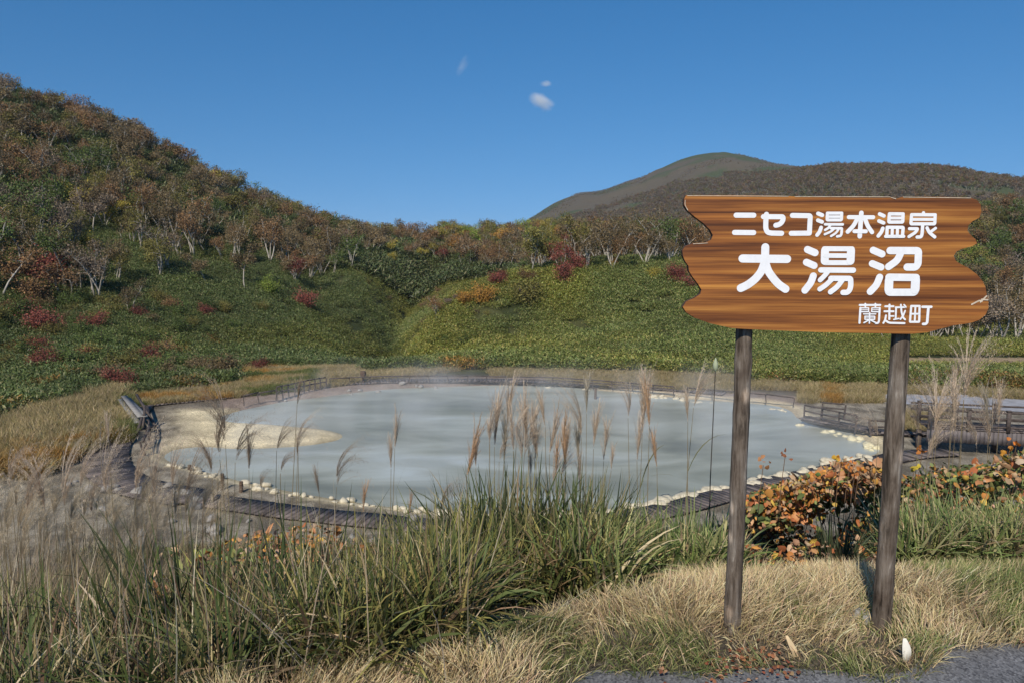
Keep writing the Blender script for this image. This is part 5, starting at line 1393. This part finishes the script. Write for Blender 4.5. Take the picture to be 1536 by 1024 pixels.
# log posts
m, nt, b = mat('weathered_log', .8, .25)
pa = noise(nt, 1, mapscale=(38, 38, 5), detail=8, dist=.4, rough=.65); pb = noise(nt, 9, detail=4); pv = N(nt, 'ShaderNodeTexVoronoi'); pv.inputs['Scale'].default_value = 1.0
tc = N(nt, 'ShaderNodeTexCoord'); mp = N(nt, 'ShaderNodeMapping'); mp.inputs['Scale'].default_value = (10, 10, 6); nt.links.new(tc.outputs['Object'], mp.inputs[0]); nt.links.new(mp.outputs[0], pv.inputs[0])
r1 = ramp(nt, pa.outputs[0], [(.34, (.03, .023, .016)), (.47, (.125, .10, .076)), (.60, (.20, .172, .14)), (.70, (.36, .33, .28))])
r2 = ramp(nt, pb.outputs[0], [(.35, (.75, .7, .68)), (.65, (1.2, 1.2, 1.22))])
r3 = ramp(nt, pv.outputs['Distance'], [(.10, (2.3, 2.2, 2.1)), (.24, (1, 1, 1)), (.6, (.85, .82, .8))])
c = mix(nt, r1.outputs[0], r2.outputs[0], 1.0, 'MULTIPLY'); c = mix(nt, c, r3.outputs[0], 1.0, 'MULTIPLY')
nt.links.new(c, b.inputs['Base Color']); bump(nt, b, pa.outputs[0], 1.0, .012)
M_LOG = m
def log_post(t, bt, wt, wb, seed):
    pt, pb_ = on_y(*t, YS + .065), on_y(*bt, YS + .065)
    d_ = (pb_ - pt) / np.linalg.norm(pb_ - pt)
    a_ = pt - d_ * .42; b_ = pb_ + d_ * .30
    k = 40; s_ = np.linspace(0, 1, k)[:, None]; P = a_ * (1 - s_) + b_ * s_
    r_ = np.random.default_rng(seed)
    P[:, 0] += (fbm(s_[:, 0] * 5, s_[:, 0] * 0, seed) - .5) * .012
    rr = np.linspace(wt, wb, k) * (1 + .10 * (fbm(s_[:, 0] * 12, s_[:, 0] * 0 + 3, seed) - .5))
    for kn in r_.uniform(.2, .9, 6): rr += .0025 * np.exp(-((s_[:, 0] - kn) / .012) ** 2)
    mb = MB(); mb.tube(P - ro, rr, 20)
    return mb.build('post', M_LOG, root, smooth=True)
log_post((1116, 500), (1098, 975), .0315, .036, 3)
log_post((1352, 505), (1321, 945), .035, .0385, 8)

# concrete footing blocks beside each post
M_CONC = m_flat('concrete', (.26, .25, .24), (.42, .41, .40), 30, .9, .4, .002)
for (a_, b_, s_, lab, rz) in [(1296, 921, .055, 'small grey concrete block behind the foot of the right sign post', .5), (1083, 958, .05, 'small grey concrete block at the foot of the left sign post', .3)]:
    yy = YS + .16 if a_ > 1200 else YS + .04; p_ = on_y(a_, b_, yy)
    bm = bmesh.new(); bmesh.ops.create_cube(bm, size=1); bmesh.ops.scale(bm, vec=(s_, s_ * 1.6, .22), verts=bm.verts); bmesh.ops.bevel(bm, geom=bm.edges[:], offset=.006, segments=2)
    for v in bm.verts: v.co += Vector(rng.normal(size=3)) * .001
    me = bpy.data.meshes.new('concrete_block'); bm.to_mesh(me); bm.free(); me.materials.append(M_CONC)
    o_ = link(bpy.data.objects.new('concrete_block', me)); o_.location = (p_[0], yy, p_[2] - .10); o_.rotation_euler = (.05, .04, rz); tag(o_, lab, 'concrete block')

# two pale fallen leaves standing in the grass
def fallen(pts_px, d, col, label, w0):
    a_, b_ = [on_y(q[0], q[1], d) for q in pts_px]
    L_ = b_ - a_; t = np.linspace(0, 1, 9); wv = np.sin(np.clip(t, .04, .96) * pi) ** .5 * w0 / 2
    mid = a_[None] + L_[None] * t[:, None] + np.stack([0 * t, -.015 * np.sin(t * pi), 0 * t], -1)
    s_ = np.cross(L_, [0, 1, 0]); s_ /= np.linalg.norm(s_)
    V = np.concatenate([mid - s_ * wv[:, None], mid + [0, .004, 0], mid + s_ * wv[:, None]]); k = 9
    F = [[i, i + 1, k + i + 1, k + i] for i in range(8)] + [[k + i, k + i + 1, 2 * k + i + 1, 2 * k + i] for i in range(8)]
    m, nt, b = mat('pale_dead_leaf', .7, .2); nn_ = noise(nt, 60, mapscale=(1, 1, .2)); r_ = ramp(nt, nn_.outputs[0], [(.3, tuple(np.array(col) * .75)), (.7, col)]); nt.links.new(r_.outputs[0], b.inputs['Base Color'])
    c0 = V.mean(0); o_ = link(bpy.data.objects.new('fallen_leaf', np_mesh('fallen_leaf', V - c0, np.array(F), [m]))); o_.location = c0
    so = o_.modifiers.new('thick', 'SOLIDIFY'); so.thickness = .0012
    tag(o_, label, 'leaf')
fallen([(1357, 957), (1358, 993)], 2.74, (.80, .76, .66), 'cream-white oval leaf standing in the grass right of the right post', .035)
fallen([(1180, 953), (1200, 995)], 2.80, (.66, .50, .30), 'tan pointed leaf lying in the grass between the posts', .024)
# brown leaf litter at the asphalt edge
x = rng.uniform(-.3, 2.6, 1500); e_ = edge(x); y = e_ + rng.normal(size=len(x)) * .07 + .02
k_ = (fbm(x * 3, y * 0, 77) > .56) | ((x > .72) & (x < 1.1)); x, y = x[k_], y[k_]; n = len(x)
V = leaves(np.stack([x, y, ground(x, y) + rng.uniform(.008, .035, n)], -1), rng.uniform(.008, .02, n), pick([(.26, .08, .04), (.32, .13, .06), (.18, .07, .04), (.36, .22, .12)], n), .75)
tag(link(bpy.data.objects.new('leaf_litter', np_mesh('leaf_litter', V[0], V[1], [M_LEAF], V[2]))), 'rust-brown leaf litter where the grass meets the asphalt', kind='stuff')

# ------------------------------------------------------------ clouds and steam
def vol_mat(name, dens, build, col=(1, 1, 1), aniso=.0):
    m = bpy.data.materials.new(name); m.use_nodes = True; nt = m.node_tree
    nt.nodes.remove(nt.nodes['Principled BSDF'])
    v = N(nt, 'ShaderNodeVolumePrincipled'); v.inputs['Color'].default_value = (*col, 1); v.inputs['Anisotropy'].default_value = aniso
    nt.links.new(v.outputs[0], nt.nodes['Material Output'].inputs['Volume'])
    f_ = build(nt); mu = N(nt, 'ShaderNodeMath', operation='MULTIPLY'); mu.inputs[1].default_value = dens
    nt.links.new(f_, mu.inputs[0]); nt.links.new(mu.outputs[0], v.inputs['Density'])
    return m
def cloud(px_, py_, dist, size, rot, dens, label, seed):
    d_ = ray(px_, py_); d_ = d_ / np.linalg.norm(d_); p_ = d_ * dist + [0, 0, EYE]
    def bld(nt):
        tc = N(nt, 'ShaderNodeTexCoord'); gr = N(nt, 'ShaderNodeTexGradient', gradient_type='SPHERICAL'); nt.links.new(tc.outputs['Object'], gr.inputs[0])
        ns_ = N(nt, 'ShaderNodeTexNoise'); ns_.inputs['Scale'].default_value = 1.7; ns_.inputs['Detail'].default_value = 5
        mp = N(nt, 'ShaderNodeMapping'); mp.inputs['Location'].default_value = (seed, seed, seed); nt.links.new(tc.outputs['Object'], mp.inputs[0]); nt.links.new(mp.outputs[0], ns_.inputs['Vector'])
        ad = N(nt, 'ShaderNodeMath', operation='MULTIPLY'); nt.links.new(gr.outputs['Fac'], ad.inputs[0]); nt.links.new(ns_.outputs[0], ad.inputs[1])
        mr = N(nt, 'ShaderNodeMapRange'); mr.inputs['From Min'].default_value = .14; mr.inputs['From Max'].default_value = .45; nt.links.new(ad.outputs[0], mr.inputs[0])
        return mr.outputs[0]
    me = np_mesh('cloud', IV, IF, [vol_mat('cloud_vapour', dens, bld)])
    o_ = link(bpy.data.objects.new('cloud', me)); o_.location = p_; o_.scale = size; o_.rotation_euler = rot; tag(o_, label, 'cloud')
cloud(812, 153, 3000, (78, 60, 46), (0, .45, 0), .03, 'small white puff of cloud alone in the blue sky', 3.1)
cloud(819, 126, 3000, (36, 30, 18), (0, 0, 0), .03, 'tiny wisp just above the small cloud puff', 7.7)
cloud(694, 99, 3000, (28, 30, 62), (0, .5, 0), .008, 'faint slanting wisp of cloud left of the small puff', 5.2)

def steam_f(nt):
    tc = N(nt, 'ShaderNodeTexCoord'); ns_ = N(nt, 'ShaderNodeTexNoise'); ns_.inputs['Scale'].default_value = .22; ns_.inputs['Detail'].default_value = 4
    mp = N(nt, 'ShaderNodeMapping'); mp.inputs['Scale'].default_value = (1.3, .8, .6); nt.links.new(tc.outputs['Object'], mp.inputs[0]); nt.links.new(mp.outputs[0], ns_.inputs['Vector'])
    mr = N(nt, 'ShaderNodeMapRange'); mr.inputs['From Min'].default_value = .42; mr.inputs['From Max'].default_value = .75; nt.links.new(ns_.outputs[0], mr.inputs[0])
    sp = N(nt, 'ShaderNodeSeparateXYZ'); nt.links.new(tc.outputs['Object'], sp.inputs[0])
    mz = N(nt, 'ShaderNodeMapRange'); mz.inputs['From Min'].default_value = 2.3; mz.inputs['From Max'].default_value = 0.0; nt.links.new(sp.outputs[2], mz.inputs[0])
    mu = N(nt, 'ShaderNodeMath', operation='MULTIPLY'); nt.links.new(mr.outputs[0], mu.inputs[0]); nt.links.new(mz.outputs[0], mu.inputs[1]); return mu.outputs[0]
mb = MB(); mb.box((0, 0, 1.25), (34, 24, 2.5))
o_ = mb.build('steam', vol_mat('steam', .13, steam_f)); o_.location = (2, 46, WATER + .12)
tag(o_, 'thin white steam drifting over the far half of the pond', kind='stuff')

# thin blue air between here and the mountain
m = bpy.data.materials.new('hazy_air'); m.use_nodes = True; nt = m.node_tree; nt.nodes.remove(nt.nodes['Principled BSDF'])
v = N(nt, 'ShaderNodeVolumePrincipled'); v.inputs['Color'].default_value = (.72, .82, 1, 1); v.inputs['Density'].default_value = .00007
nt.links.new(v.outputs[0], nt.nodes['Material Output'].inputs['Volume'])
zt_, zb_ = float(Z2.max()) + 20, float(Z2.min()) - 1
mb = MB(); mb.box((0, 0, 0), (16000, 16000, zt_ - zb_)); o_ = mb.build('haze', m); o_.location = (0, 0, (zt_ + zb_) / 2)
tag(o_, 'faint blue haze in the air before the far mountain', kind='stuff')
